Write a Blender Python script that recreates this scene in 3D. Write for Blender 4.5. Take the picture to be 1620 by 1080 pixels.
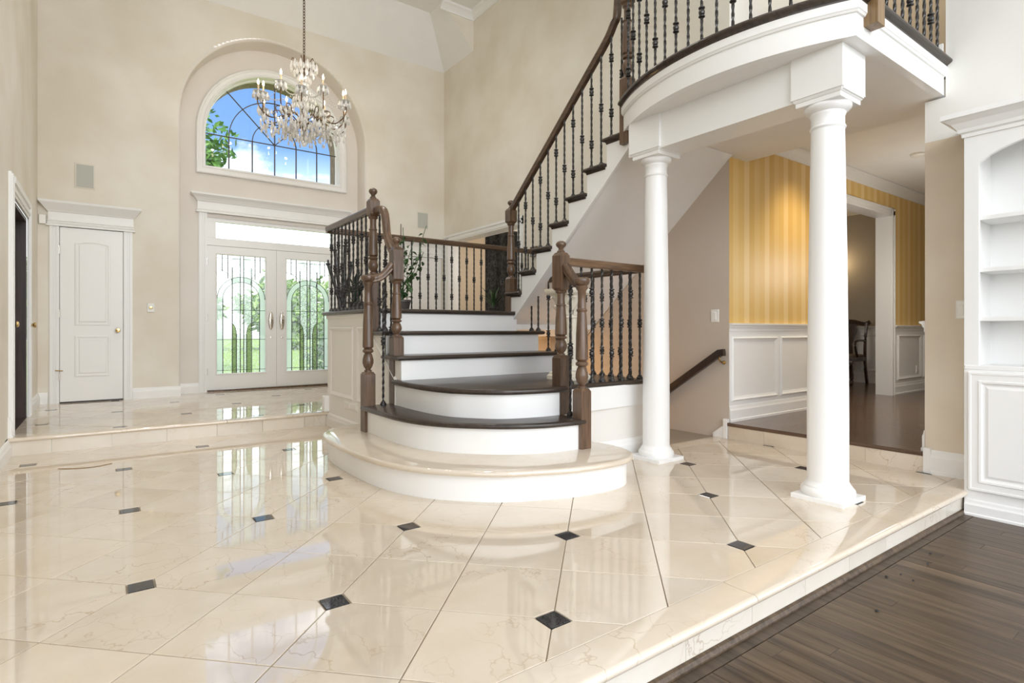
import bpy, math, random
from mathutils import Vector, Matrix
random.seed(7)
PI = math.pi
S = bpy.context.scene
COL = S.collection
for o in list(bpy.data.objects):
    bpy.data.objects.remove(o)

# ------------------------------------------------------------------ camera
cd = bpy.data.cameras.new('camera')
cam = bpy.data.objects.new('camera', cd)
COL.objects.link(cam)
cam.location = (0, 0, 1.0)
cam.rotation_euler = (PI / 2, 0, math.radians(-36.0))
cd.sensor_fit = 'HORIZONTAL'
cd.sensor_width = 36.0
cd.lens = 890.0 / 1620.0 * 36.0
cd.shift_y = -18.0 / 1620.0
cd.clip_start = 0.05
cd.clip_end = 500
S.camera = cam

# ------------------------------------------------------------------ view
S.view_settings.view_transform = 'Standard'
S.view_settings.look = 'None'
S.view_settings.gamma = 1.0
S.view_settings.use_curve_mapping = False
S.view_settings.exposure = 0.33
S.cycles.use_denoising = True
S.cycles.max_bounces = 10
S.cycles.diffuse_bounces = 6
S.cycles.glossy_bounces = 4
S.cycles.transmission_bounces = 6
S.cycles.transparent_max_bounces = 12
S.cycles.caustics_reflective = False
S.cycles.caustics_refractive = False
S.cycles.sample_clamp_indirect = 4.0
S.cycles.sample_clamp_direct = 0.0

# ------------------------------------------------------------------ sky
W = bpy.data.worlds.new('sky')
S.world = W
W.use_nodes = True
wn, wl = W.node_tree.nodes, W.node_tree.links
wn.clear()
tc = wn.new('ShaderNodeTexCoord')
sp = wn.new('ShaderNodeSeparateXYZ')
wl.new(tc.outputs['Generated'], sp.inputs[0])
rp = wn.new('ShaderNodeValToRGB')
wl.new(sp.outputs['Z'], rp.inputs[0])
e = rp.color_ramp.elements
e[0].position = 0.0; e[0].color = (2.3, 2.4, 2.5, 1)
e[1].position = 0.75; e[1].color = (0.05, 0.17, 0.55, 1)
m = e.new(0.215); m.color = (2.3, 2.5, 2.7, 1)
m = e.new(0.245); m.color = (0.62, 0.88, 1.30, 1)
m = e.new(0.285); m.color = (0.24, 0.46, 0.92, 1)
mp = wn.new('ShaderNodeMapping')
mp.inputs['Location'].default_value = (0.35, 0.1, 0.2)
mp.inputs['Scale'].default_value = (1.0, 1.0, 1.9)
wl.new(tc.outputs['Generated'], mp.inputs[0])
nz = wn.new('ShaderNodeTexNoise')
nz.inputs['Scale'].default_value = 3.4
nz.inputs['Detail'].default_value = 7
nz.inputs['Roughness'].default_value = 0.55
wl.new(mp.outputs[0], nz.inputs['Vector'])
cr = wn.new('ShaderNodeValToRGB')
cr.color_ramp.elements[0].position = 0.46
cr.color_ramp.elements[1].position = 0.60
wl.new(nz.outputs[0], cr.inputs[0])
mx = wn.new('ShaderNodeMixRGB')
mx.inputs[2].default_value = (2.4, 2.4, 2.4, 1)
wl.new(cr.outputs[0], mx.inputs[0]); wl.new(rp.outputs[0], mx.inputs[1])
gr = wn.new('ShaderNodeMapRange')          # haze and ground below the horizon
gr.inputs['From Min'].default_value = -0.03; gr.inputs['From Max'].default_value = 0.01
wl.new(sp.outputs['Z'], gr.inputs[0])
mg = wn.new('ShaderNodeMixRGB')
mg.inputs[1].default_value = (0.42, 0.42, 0.38, 1)
wl.new(gr.outputs[0], mg.inputs[0]); wl.new(mx.outputs[0], mg.inputs[2])
bg = wn.new('ShaderNodeBackground')
bg.inputs['Strength'].default_value = 1.0
wl.new(mg.outputs[0], bg.inputs[0])
wo = wn.new('ShaderNodeOutputWorld')
wl.new(bg.outputs[0], wo.inputs[0])

# ------------------------------------------------------------------ sun, large lamps
def lamp(name, kind, loc, energy, color=(1, 1, 1), size=None, size_y=None, rot=(0, 0, 0), spot=None, blend=0.5):
    l = bpy.data.lights.new(name, kind)
    l.energy = energy; l.color = color
    if kind == 'AREA':
        l.shape = 'RECTANGLE'; l.size = size; l.size_y = size_y or size
    elif kind == 'SUN':
        l.angle = math.radians(1.0)
    elif size:
        l.shadow_soft_size = size
    if kind == 'SPOT':
        l.spot_size = spot; l.spot_blend = blend
    o = bpy.data.objects.new(name, l)
    COL.objects.link(o)
    o.location = loc; o.rotation_euler = rot
    return o
lamp('sun', 'SUN', (0, 0, 20), 2.6, (1, 0.96, 0.9), rot=(math.radians(38), 0, math.radians(-18)))
# assumed daylight from behind the camera, an added area lamp, no windows built
lamp('assumed_rear_daylight', 'AREA', (1.6, -4.6, 2.6), 158, (0.955, 0.98, 1.0), 6.0, 4.6, rot=(math.radians(90), 0, 0))
lamp('high_fill', 'AREA', (1.4, -4.4, 4.9), 165, (0.955, 0.98, 1.0), 6.0, 1.5, rot=(math.radians(104), 0, 0))  # added fill, tilted up to brighten ceiling and upper wall, no window there
# unseen fill spots added under the ceiling to brighten the foyer
for x_, y_ in ((0.6, 2.4), (2.6, 2.2), (0.6, 4.6), (2.4, 4.4), (1.0, 6.2), (3.2, 6.0)):
    lamp('ceiling_fill', 'SPOT', (x_, y_, 5.92), 56, (1.0, 0.975, 0.94), 0.12, spot=math.radians(130), blend=1.0)

# ------------------------------------------------------------------ materials
def new_mat(name):
    m = bpy.data.materials.new(name); m.use_nodes = True
    nt = m.node_tree
    b = nt.nodes['Principled BSDF']
    return m, nt, b
def setb(b, color=None, rough=None, metal=None, spec=None, ior=None, coat=None, coat_rough=None, trans=None):
    if color: b.inputs['Base Color'].default_value = (*color, 1)
    if rough is not None: b.inputs['Roughness'].default_value = rough
    if metal is not None: b.inputs['Metallic'].default_value = metal
    if spec is not None: b.inputs['Specular IOR Level'].default_value = spec
    if ior is not None: b.inputs['IOR'].default_value = ior
    if coat is not None: b.inputs['Coat Weight'].default_value = coat
    if coat_rough is not None: b.inputs['Coat Roughness'].default_value = coat_rough
    if trans is not None: b.inputs['Transmission Weight'].default_value = trans
def N(nt, t, **kw):
    n = nt.nodes.new('ShaderNode' + t)
    for k, v in kw.items():
        if k in n.inputs: n.inputs[k].default_value = v
        else: setattr(n, k, v)
    return n
def ramp(nt, src, stops):
    r = nt.nodes.new('ShaderNodeValToRGB')
    el = r.color_ramp.elements
    el[0].position, el[0].color = stops[0][0], (*stops[0][1], 1)
    el[1].position, el[1].color = stops[-1][0], (*stops[-1][1], 1)
    for p, c in stops[1:-1]:
        x = el.new(p); x.color = (*c, 1)
    nt.links.new(src, r.inputs[0])
    return r
def bump(nt, b, src, strength, dist=0.002):
    bp = nt.nodes.new('ShaderNodeBump')
    bp.inputs['Strength'].default_value = strength
    bp.inputs['Distance'].default_value = dist
    nt.links.new(src, bp.inputs['Height']); nt.links.new(bp.outputs[0], b.inputs['Normal'])
def pos(nt, scale=(1, 1, 1), rand=0.0, rot=(0, 0, 0)):
    g = nt.nodes.new('ShaderNodeNewGeometry')
    out = g.outputs['Position']
    if rand:
        oi = nt.nodes.new('ShaderNodeObjectInfo')
        mu = nt.nodes.new('ShaderNodeVectorMath'); mu.operation = 'MULTIPLY_ADD'
        cmb = nt.nodes.new('ShaderNodeCombineXYZ')
        m1 = nt.nodes.new('ShaderNodeMath'); m1.operation = 'MULTIPLY'; m1.inputs[1].default_value = rand
        nt.links.new(oi.outputs['Random'], m1.inputs[0])
        for i in range(3): nt.links.new(m1.outputs[0], cmb.inputs[i])
        ad = nt.nodes.new('ShaderNodeVectorMath'); ad.operation = 'ADD'
        nt.links.new(out, ad.inputs[0]); nt.links.new(cmb.outputs[0], ad.inputs[1])
        out = ad.outputs[0]
    mp = nt.nodes.new('ShaderNodeMapping')
    mp.inputs['Scale'].default_value = scale; mp.inputs['Rotation'].default_value = rot
    nt.links.new(out, mp.inputs[0])
    return mp.outputs[0]
def plain(name, color, rough=0.5, **k):
    m, nt, b = new_mat(name)
    setb(b, color, rough, **k)
    return m
def noisy(name, c1, c2, rough=0.5, scale=3.0, detail=5, bmp=0.0, **k):
    m, nt, b = new_mat(name)
    setb(b, c1, rough, **k)
    n = N(nt, 'TexNoise', Scale=scale, Detail=detail)
    nt.links.new(pos(nt), n.inputs['Vector'])
    r = ramp(nt, n.outputs[0], [(0.33, c1), (0.67, c2)])
    nt.links.new(r.outputs[0], b.inputs['Base Color'])
    if bmp:
        n2 = N(nt, 'TexNoise', Scale=90.0, Detail=3)
        nt.links.new(pos(nt), n2.inputs['Vector'])
        bump(nt, b, n2.outputs[0], bmp)
    return m
M = {}
M['cream'] = noisy('cream_plaster', (0.80, 0.765, 0.69), (0.71, 0.655, 0.555), 0.55, 1.5, 8, 0.05)
M['niche'] = noisy('niche_plaster', (0.775, 0.735, 0.69), (0.73, 0.68, 0.625), 0.6, 1.5, 4, 0.03)
M['beige'] = noisy('beige_plaster', (0.73, 0.66, 0.55), (0.66, 0.575, 0.455), 0.6, 1.8, 6, 0.04)
M['greywhite'] = noisy('pale_wall', (0.80, 0.79, 0.76), (0.75, 0.74, 0.705), 0.6, 1.5, 5, 0.08)
M['taupe'] = noisy('taupe_wall', (0.56, 0.49, 0.42), (0.54, 0.47, 0.40), 0.55, 2.5, 3, 0.05)
M['hall'] = noisy('hall_wall', (0.60, 0.49, 0.36), (0.57, 0.46, 0.335), 0.6, 2.5, 3)
M['darktaupe'] = noisy('dining_wall', (0.42, 0.37, 0.30), (0.40, 0.35, 0.28), 0.6, 2.0, 3)
M['ceiling'] = noisy('ceiling_paint', (0.84, 0.84, 0.835), (0.82, 0.82, 0.815), 0.8, 4, 2, 0.06)
M['soffit'] = noisy('soffit_paint', (0.84, 0.83, 0.815), (0.82, 0.81, 0.795), 0.8, 4, 2, 0.05)
M['white'] = plain('white_trim_paint', (0.84, 0.84, 0.83), 0.35)
M['whitegloss'] = plain('white_column_paint', (0.85, 0.85, 0.845), 0.28)
M['panelwhite'] = plain('stair_panel_paint', (0.80, 0.775, 0.735), 0.4)
M['grey'] = plain('speaker_grille', (0.50, 0.505, 0.46), 0.7)
M['platewhite'] = plain('switch_plastic', (0.85, 0.84, 0.80), 0.35)
M['brass'] = plain('aged_brass', (0.62, 0.44, 0.20), 0.22, metal=1.0)
M['chrome'] = plain('satin_nickel', (0.72, 0.68, 0.62), 0.22, metal=1.0)
M['iron'] = plain('black_iron', (0.022, 0.020, 0.019), 0.33, spec=0.6)
M['black'] = plain('black_stuff', (0.012, 0.012, 0.012), 0.5)
M['muntin'] = plain('muntin_grey', (0.085, 0.075, 0.07), 0.5)
M['bronze'] = plain('bronze_arm', (0.16, 0.10, 0.06), 0.3, metal=0.8)
M['pot'] = plain('dark_pot', (0.06, 0.05, 0.045), 0.45)
M['soil'] = noisy('potting_soil', (0.03, 0.02, 0.015), (0.06, 0.04, 0.03), 0.9, 60)
M['grout'] = plain('grout', (0.36, 0.30, 0.23), 0.8)
M['candle'] = plain('candle_sleeve', (0.72, 0.55, 0.36), 0.5)

def marble(name, c1, c2, vein, rough=0.035, ior=1.9):
    m, nt, b = new_mat(name)
    setb(b, c1, rough, ior=ior)
    v = pos(nt, (1, 1, 1), 37.0)
    n = N(nt, 'TexNoise', Scale=2.2, Detail=6, Roughness=0.6)
    nt.links.new(v, n.inputs['Vector'])
    base = ramp(nt, n.outputs[0], [(0.3, c1), (0.72, c2)])
    # warped voronoi edges read as fine veins
    n2 = N(nt, 'TexNoise', Scale=5.0, Detail=4)
    nt.links.new(v, n2.inputs['Vector'])
    mixv = N(nt, 'MixRGB'); mixv.blend_type = 'ADD'; mixv.inputs[0].default_value = 0.35
    nt.links.new(v, mixv.inputs[1]); nt.links.new(n2.outputs[1], mixv.inputs[2])
    vo = N(nt, 'TexVoronoi', Scale=4.6); vo.feature = 'DISTANCE_TO_EDGE'
    nt.links.new(mixv.outputs[0], vo.inputs['Vector'])
    vr = ramp(nt, vo.outputs[0], [(0.0, (0.8, 0.8, 0.8)), (0.017, (0, 0, 0))])
    n3 = N(nt, 'TexNoise', Scale=1.6, Detail=2)
    nt.links.new(v, n3.inputs['Vector'])
    msk = ramp(nt, n3.outputs[0], [(0.45, (0, 0, 0)), (0.66, (1, 1, 1))])
    mul = N(nt, 'MixRGB'); mul.blend_type = 'MULTIPLY'; mul.inputs[0].default_value = 1
    nt.links.new(vr.outputs[0], mul.inputs[1]); nt.links.new(msk.outputs[0], mul.inputs[2])
    mx = N(nt, 'MixRGB'); mx.inputs[2].default_value = (*vein, 1)
    nt.links.new(mul.outputs[0], mx.inputs[0]); nt.links.new(base.outputs[0], mx.inputs[1])
    # each tile a slightly different cast
    oi = nt.nodes.new('ShaderNodeObjectInfo')
    hv = N(nt, 'HueSaturation')
    mr = N(nt, 'MapRange'); mr.inputs['To Min'].default_value = 0.93; mr.inputs['To Max'].default_value = 1.04
    nt.links.new(oi.outputs['Random'], mr.inputs[0]); nt.links.new(mr.outputs[0], hv.inputs['Value'])
    nt.links.new(mx.outputs[0], hv.inputs['Color'])
    nt.links.new(hv.outputs[0], b.inputs['Base Color'])
    return m
M['marble'] = marble('cream_marble', (0.73, 0.65, 0.55), (0.635, 0.535, 0.415), (0.47, 0.345, 0.22))
M['marbleriser'] = marble('pale_marble', (0.78, 0.73, 0.65), (0.70, 0.63, 0.53), (0.50, 0.40, 0.30), 0.15, 1.5)
M['granite'] = noisy('black_granite', (0.012, 0.012, 0.014), (0.06, 0.06, 0.065), 0.06, 160, 2, ior=1.55)

def wood(name, c1, c2, rough, axis='Z', scale=9.0, coat=0.0, rand=11.0, stretch=0.07, spec=0.5):
    m, nt, b = new_mat(name)
    setb(b, c1, rough, coat=coat, coat_rough=0.08, spec=spec)
    sc = {'X': (stretch, 1, 1), 'Y': (1, stretch, 1), 'Z': (1, 1, stretch)}[axis]
    v = pos(nt, sc, rand)
    n = N(nt, 'TexNoise', Scale=scale * 4, Detail=6, Roughness=0.65, Distortion=0.6)
    nt.links.new(v, n.inputs['Vector'])
    r = ramp(nt, n.outputs[0], [(0.32, c1), (0.68, c2)])
    oi = nt.nodes.new('ShaderNodeObjectInfo')
    hv = N(nt, 'HueSaturation')
    mr = N(nt, 'MapRange'); mr.inputs['To Min'].default_value = 0.78; mr.inputs['To Max'].default_value = 1.22
    nt.links.new(oi.outputs['Random'], mr.inputs[0]); nt.links.new(mr.outputs[0], hv.inputs['Value'])
    nt.links.new(r.outputs[0], hv.inputs['Color'])
    nt.links.new(hv.outputs[0], b.inputs['Base Color'])
    n2 = N(nt, 'TexNoise', Scale=scale * 9, Detail=3)
    nt.links.new(v, n2.inputs['Vector'])
    bump(nt, b, n2.outputs[0], 0.12, 0.001)
    return m
M['newel'] = wood('walnut_stained_newel', (0.050, 0.028, 0.016), (0.17, 0.098, 0.056), 0.33, 'Z', 10, 0.2)
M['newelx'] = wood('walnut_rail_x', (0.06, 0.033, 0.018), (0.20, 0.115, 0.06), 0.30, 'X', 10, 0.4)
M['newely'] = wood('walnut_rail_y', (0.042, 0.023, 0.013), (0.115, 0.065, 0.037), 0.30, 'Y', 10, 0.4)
M['newellight'] = wood('golden_oak_post', (0.15, 0.085, 0.035), (0.32, 0.20, 0.09), 0.35, 'Z', 10, 0.2, stretch=0.05)
M['tread'] = wood('dark_tread', (0.020, 0.014, 0.010), (0.058, 0.040, 0.029), 0.30, 'X', 8, 0.15)
M['plank'] = wood('walnut_floor_plank', (0.038, 0.025, 0.015), (0.135, 0.092, 0.057), 0.40, 'Y', 7, 0.0, spec=0.4, rand=23.0, stretch=0.06) #, 23.0, 0.06)
M['plankred'] = wood('red_walnut_plank', (0.068, 0.040, 0.025), (0.15, 0.092, 0.060), 0.20, 'Y', 7, 0.15, 23.0, 0.06)
M['darkdoor'] = wood('dark_mahogany_door', (0.018, 0.010, 0.008), (0.045, 0.024, 0.018), 0.35, 'Z', 8, 0.1)
M['chairwood'] = wood('chair_mahogany', (0.020, 0.008, 0.005), (0.05, 0.020, 0.012), 0.25, 'Z', 8, 0.4)
M['bark'] = noisy('bark', (0.10, 0.07, 0.05), (0.05, 0.035, 0.025), 0.9, 20)

def stripes():
    m, nt, b = new_mat('yellow_striped_wallpaper')
    setb(b, (0.6, 0.4, 0.15), 0.38)
    g = nt.nodes.new('ShaderNodeNewGeometry')
    s = nt.nodes.new('ShaderNodeSeparateXYZ')
    nt.links.new(g.outputs['Position'], s.inputs[0])
    ad = N(nt, 'Math'); ad.operation = 'ADD'
    nt.links.new(s.outputs['X'], ad.inputs[0]); nt.links.new(s.outputs['Y'], ad.inputs[1])
    mu = N(nt, 'Math'); mu.operation = 'MULTIPLY'; mu.inputs[1].default_value = 1 / 0.36
    nt.links.new(ad.outputs[0], mu.inputs[0])
    fr = N(nt, 'Math'); fr.operation = 'FRACT'
    nt.links.new(mu.outputs[0], fr.inputs[0])
    r = ramp(nt, fr.outputs[0], [(0.0, (0.74, 0.50, 0.17)), (0.26, (0.82, 0.61, 0.29)), (0.50, (0.72, 0.47, 0.15)), (0.75, (0.77, 0.55, 0.22))])
    r.color_ramp.interpolation = 'CONSTANT'
    nt.links.new(r.outputs[0], b.inputs['Base Color'])
    return m
M['stripes'] = stripes()

def glassmat(name, tint, gloss=0.08, rough=0.0, milk=0.0, wob=0.0, wscale=20.0, milkcol=(0.9, 0.92, 0.9)):
    m = bpy.data.materials.new(name); m.use_nodes = True
    nt = m.node_tree; nt.nodes.clear()
    out = nt.nodes.new('ShaderNodeOutputMaterial')
    tr = N(nt, 'BsdfTransparent', Color=(*tint, 1))
    gl = N(nt, 'BsdfGlossy', Roughness=rough, Color=(0.9, 0.95, 1, 1))
    mixg = nt.nodes.new('ShaderNodeMixShader'); mixg.inputs[0].default_value = gloss
    first = tr
    if milk:
        tl = N(nt, 'BsdfTranslucent', Color=(*milkcol, 1))
        mm = nt.nodes.new('ShaderNodeMixShader')
        if wob:
            n = N(nt, 'TexNoise', Scale=wscale, Detail=3, Distortion=3.0)
            nt.links.new(pos(nt), n.inputs['Vector'])
            r = ramp(nt, n.outputs[0], [(0.42, (milk * 0.3,) * 3), (0.56, (min(1, milk * 1.7),) * 3)])
            nt.links.new(r.outputs[0], mm.inputs[0])
            bp = nt.nodes.new('ShaderNodeBump'); bp.inputs['Strength'].default_value = wob; bp.inputs['Distance'].default_value = 0.004
            nt.links.new(n.outputs[0], bp.inputs['Height']); nt.links.new(bp.outputs[0], gl.inputs['Normal'])
        else:
            mm.inputs[0].default_value = milk
        nt.links.new(tr.outputs[0], mm.inputs[1]); nt.links.new(tl.outputs[0], mm.inputs[2])
        first = mm
    nt.links.new(first.outputs[0], mixg.inputs[1]); nt.links.new(gl.outputs[0], mixg.inputs[2])
    nt.links.new(mixg.outputs[0], out.inputs[0])
    return m
M['glass'] = glassmat('window_glass', (0.96, 0.98, 1.0), 0.05)
M['water_glass'] = glassmat('rippled_door_glass', (0.90, 0.97, 0.90), 0.07, 0.05, 0.25, 0.8, 14)
M['swirl_glass'] = glassmat('swirled_door_glass', (0.95, 0.98, 0.95), 0.08, 0.05, 0.62, 0.9, 28)
M['frost_glass'] = glassmat('frosted_door_glass', (0.92, 0.96, 0.95), 0.05, 0.2, 0.75)
M['dark_glass'] = glassmat('dark_green_door_glass', (0.36, 0.42, 0.22), 0.06, 0.05)

def crystalmat():
    m, nt, b = new_mat('lead_crystal')
    setb(b, (1.0, 0.99, 0.975), 0.04, ior=1.7, trans=0.34, spec=1.0)
    return m
M['crystal'] = crystalmat()
def emit(name, col, st):
    m = bpy.data.materials.new(name); m.use_nodes = True
    nt = m.node_tree; nt.nodes.clear()
    o = nt.nodes.new('ShaderNodeOutputMaterial'); e = N(nt, 'Emission', Color=(*col, 1), Strength=st)
    nt.links.new(e.outputs[0], o.inputs[0])
    return m
M['flame'] = emit('lit_bulb', (1.0, 0.80, 0.55), 9.0)
M['downlight'] = emit('lit_downlight', (1.0, 0.93, 0.82), 4.0)
def leafmat(name, c1, c2, trans=0.25):
    m, nt, b = new_mat(name)
    setb(b, c1, 0.45)
    n = N(nt, 'TexNoise', Scale=6.0, Detail=3)
    nt.links.new(pos(nt), n.inputs['Vector'])
    r = ramp(nt, n.outputs[0], [(0.35, c1), (0.65, c2)])
    nt.links.new(r.outputs[0], b.inputs['Base Color'])
    return m
M['leaf'] = leafmat('pot_plant_leaf', (0.03, 0.075, 0.022), (0.065, 0.13, 0.04))
M['leafdark'] = leafmat('dark_leaf', (0.010, 0.020, 0.014), (0.022, 0.04, 0.025))
M['treeleaf'] = leafmat('tree_leaf', (0.06, 0.19, 0.02), (0.16, 0.34, 0.05))
M['hedge'] = leafmat('hedge_leaf', (0.20, 0.34, 0.07), (0.40, 0.54, 0.17))
M['lawn'] = noisy('lawn', (0.24, 0.38, 0.07), (0.40, 0.52, 0.16), 0.8, 2.5, 6)
M['brick'] = noisy('porch_brick', (0.22, 0.15, 0.10), (0.32, 0.24, 0.17), 0.8, 12, 4)
M['curtain'] = noisy('dark_damask_curtain', (0.012, 0.011, 0.012), (0.07, 0.065, 0.06), 0.7, 22, 3)
M['plinthcream'] = plain('cream_carved_plaster', (0.74, 0.69, 0.58), 0.5)
M['seat'] = noisy('seat_damask', (0.12, 0.09, 0.06), (0.20, 0.16, 0.11), 0.7, 40)

# ------------------------------------------------------------------ mesh helpers
class MB:
    def __init__(s): s.v = []; s.f = []
    def add(s, vs, fs):
        k = len(s.v); s.v += [tuple(p) for p in vs]; s.f += [tuple(i + k for i in f) for f in fs]; return s
    def box(s, x0, y0, z0, x1, y1, z1):
        x0, x1 = sorted((x0, x1)); y0, y1 = sorted((y0, y1)); z0, z1 = sorted((z0, z1))
        return s.add([(x0, y0, z0), (x1, y0, z0), (x1, y1, z0), (x0, y1, z0), (x0, y0, z1), (x1, y0, z1), (x1, y1, z1), (x0, y1, z1)],
                     [(0, 3, 2, 1), (4, 5, 6, 7), (0, 1, 5, 4), (1, 2, 6, 5), (2, 3, 7, 6), (3, 0, 4, 7)])
    def obox(s, c, ax, ay, hx, hy, z0, z1):
        """box with its own horizontal axes"""
        c = Vector(c); ax = Vector(ax) * hx; ay = Vector(ay) * hy
        vs = []
        for z in (z0, z1):
            for i, j in ((-1, -1), (1, -1), (1, 1), (-1, 1)):
                p = c + ax * i + ay * j; vs.append((p.x, p.y, z))
        return s.add(vs, [(0, 3, 2, 1), (4, 5, 6, 7), (0, 1, 5, 4), (1, 2, 6, 5), (2, 3, 7, 6), (3, 0, 4, 7)])
    def quad(s, a, b, c, d): return s.add([a, b, c, d], [(0, 1, 2, 3)])
    def poly(s, pts): return s.add(pts, [tuple(range(len(pts)))])
    def prism(s, pts, vec):
        n = len(pts); vec = Vector(vec)
        vs = [Vector(p) for p in pts]; vs += [p + vec for p in vs]
        fs = [tuple(reversed(range(n))), tuple(range(n, 2 * n))]
        fs += [(i, (i + 1) % n, (i + 1) % n + n, i + n) for i in range(n)]
        return s.add(vs, fs)
    def lathe(s, prof, c=(0, 0, 0), n=20, sx=1.0, sy=1.0):
        vs = []; fs = []
        for r, z in prof:
            for i in range(n):
                a = 2 * PI * i / n
                vs.append((c[0] + r * sx * math.cos(a), c[1] + r * sy * math.sin(a), c[2] + z))
        for j in range(len(prof) - 1):
            for i in range(n):
                k = (i + 1) % n
                fs.append((j * n + i, j * n + k, (j + 1) * n + k, (j + 1) * n + i))
        fs.append(tuple(reversed(range(n)))); m = (len(prof) - 1) * n; fs.append(tuple(range(m, m + n)))
        return s.add(vs, fs)
    def sweep(s, prof, path, closed=False, twist=None):
        """profile [(side, up)] along a 3-D path"""
        path = [Vector(p) for p in path]; n = len(prof); vs = []; fs = []
        side = None; L = len(path)
        for i, p in enumerate(path):
            t = (path[(i + 1) % L] - path[i - 1]) if closed else (path[min(i + 1, L - 1)] - path[max(i - 1, 0)])
            t.normalize()
            c = t.cross(Vector((0, 0, 1)))
            if c.length > 0.15: sd = c.normalized()
            elif side is not None: sd = (side - t * side.dot(t)).normalized()
            else: sd = Vector((1, 0, 0))
            side = sd
            up = sd.cross(t).normalized()
            for a, b in prof: vs.append(p + sd * a + up * b)
        m = L if closed else L - 1
        for i in range(m):
            for j in range(n):
                k = (j + 1) % n; q = (i + 1) % L
                fs.append((i * n + j, i * n + k, q * n + k, q * n + j))
        if not closed:
            fs.append(tuple(reversed(range(n)))); fs.append(tuple(range((L - 1) * n, L * n)))
        return s.add(vs, fs)
    def tube(s, path, r, n=8, closed=False):
        return s.sweep([(r * math.cos(2 * PI * i / n), r * math.sin(2 * PI * i / n)) for i in range(n)], path, closed)
    def mould(s, path, prof, z0=0.0):
        """profile [(out, z)] along a horizontal path, out = left of the heading, mitred"""
        P = [Vector((p[0], p[1])) for p in path]; n = len(prof); vs = []; fs = []
        for i, p in enumerate(P):
            ns = []
            if i > 0: d = (P[i] - P[i - 1]).normalized(); ns.append(Vector((-d.y, d.x)))
            if i < len(P) - 1: d = (P[i + 1] - P[i]).normalized(); ns.append(Vector((-d.y, d.x)))
            if len(ns) == 2:
                b = (ns[0] + ns[1]).normalized(); b = b / max(0.3, b.dot(ns[0]))
            else: b = ns[0]
            for o, z in prof: vs.append((p.x + b.x * o, p.y + b.y * o, z0 + z))
        for i in range(len(P) - 1):
            for j in range(n):
                k = (j + 1) % n
                fs.append((i * n + j, i * n + k, (i + 1) * n + k, (i + 1) * n + j))
        fs.append(tuple(range(n))); fs.append(tuple(reversed(range((len(P) - 1) * n, len(P) * n))))
        return s.add(vs, fs)
    def rings(s, poly, rg):
        """stack of rings [(inset, z)] of one counter-clockwise polygon, capped"""
        n = len(poly); vs = []; fs = []
        for ins, z in rg:
            for p in inset(poly, ins): vs.append((p[0], p[1], z))
        for j in range(len(rg) - 1):
            for i in range(n):
                k = (i + 1) % n
                fs.append((j * n + i, j * n + k, (j + 1) * n + k, (j + 1) * n + i))
        fs.append(tuple(reversed(range(n)))); m = (len(rg) - 1) * n; fs.append(tuple(range(m, m + n)))
        return s.add(vs, fs)
    def build(s, name, mat, parent=None, smooth=False, bev=0.0, loc=None):
        me = bpy.data.meshes.new(name)
        me.from_pydata(s.v, [], s.f); me.update()
        return link(name, me, mat, parent, smooth, bev, loc)
def link(name, me, mat, parent=None, smooth=False, bev=0.0, loc=None):
    o = bpy.data.objects.new(name, me); COL.objects.link(o)
    if mat and not me.materials: me.materials.append(M[mat] if isinstance(mat, str) else mat)
    if parent: o.parent = parent
    if loc: o.location = loc
    if smooth:
        for p in me.polygons: p.use_smooth = True
        try: me.set_sharp_from_angle(angle=math.radians(38))
        except Exception: pass
    if bev:
        b = o.modifiers.new('bevel', 'BEVEL'); b.width = bev; b.segments = 2; b.limit_method = 'ANGLE'
    return o
def inset(poly, d):
    if not d: return [(p[0], p[1]) for p in poly]
    n = len(poly); out = []
    for i in range(n):
        a = Vector(poly[i - 1][:2]); b = Vector(poly[i][:2]); c = Vector(poly[(i + 1) % n][:2])
        d1 = (b - a).normalized(); d2 = (c - b).normalized()
        n1 = Vector((-d1.y, d1.x)); n2 = Vector((-d2.y, d2.x))
        m = n1 + n2
        if m.length < 1e-6: m = n1
        m.normalize(); k = d / max(0.35, m.dot(n1))
        out.append((b.x + m.x * k, b.y + m.y * k))
    return out
def spline(pts, n=8):
    out = []; P = [Vector(p) for p in pts]
    for i in range(len(P) - 1):
        p0, p1, p2, p3 = P[max(i - 1, 0)], P[i], P[i + 1], P[min(i + 2, len(P) - 1)]
        for k in range(n):
            t = k / n
            out.append(0.5 * ((2 * p1) + (p2 - p0) * t + (2 * p0 - 5 * p1 + 4 * p2 - p3) * t * t + (3 * p1 - p0 - 3 * p2 + p3) * t ** 3))
    out.append(P[-1]); return [tuple(p) for p in out]
def empty(name, loc=(0, 0, 0)):
    o = bpy.data.objects.new(name, None); COL.objects.link(o); o.location = loc; o.empty_display_size = 0.1
    return o
def tag(o, label, cat, group=None):
    o['label'] = label; o['category'] = cat
    if group: o['group'] = group
    return o
def struct(o, label=None):
    o['kind'] = 'structure'
    if label: o['label'] = label
    return o
def clip(poly, a, b, c):
    """keep a*x + b*y <= c"""
    out = []
    for i in range(len(poly)):
        p, q = poly[i - 1], poly[i]
        dp, dq = a * p[0] + b * p[1] - c, a * q[0] + b * q[1] - c
        if (dp <= 0) != (dq <= 0):
            t = dp / (dp - dq); out.append((p[0] + (q[0] - p[0]) * t, p[1] + (q[1] - p[1]) * t))
        if dq <= 0: out.append(q)
    return out
def area(p): return 0.5 * sum(p[i - 1][0] * p[i][1] - p[i][0] * p[i - 1][1] for i in range(len(p)))

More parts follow.
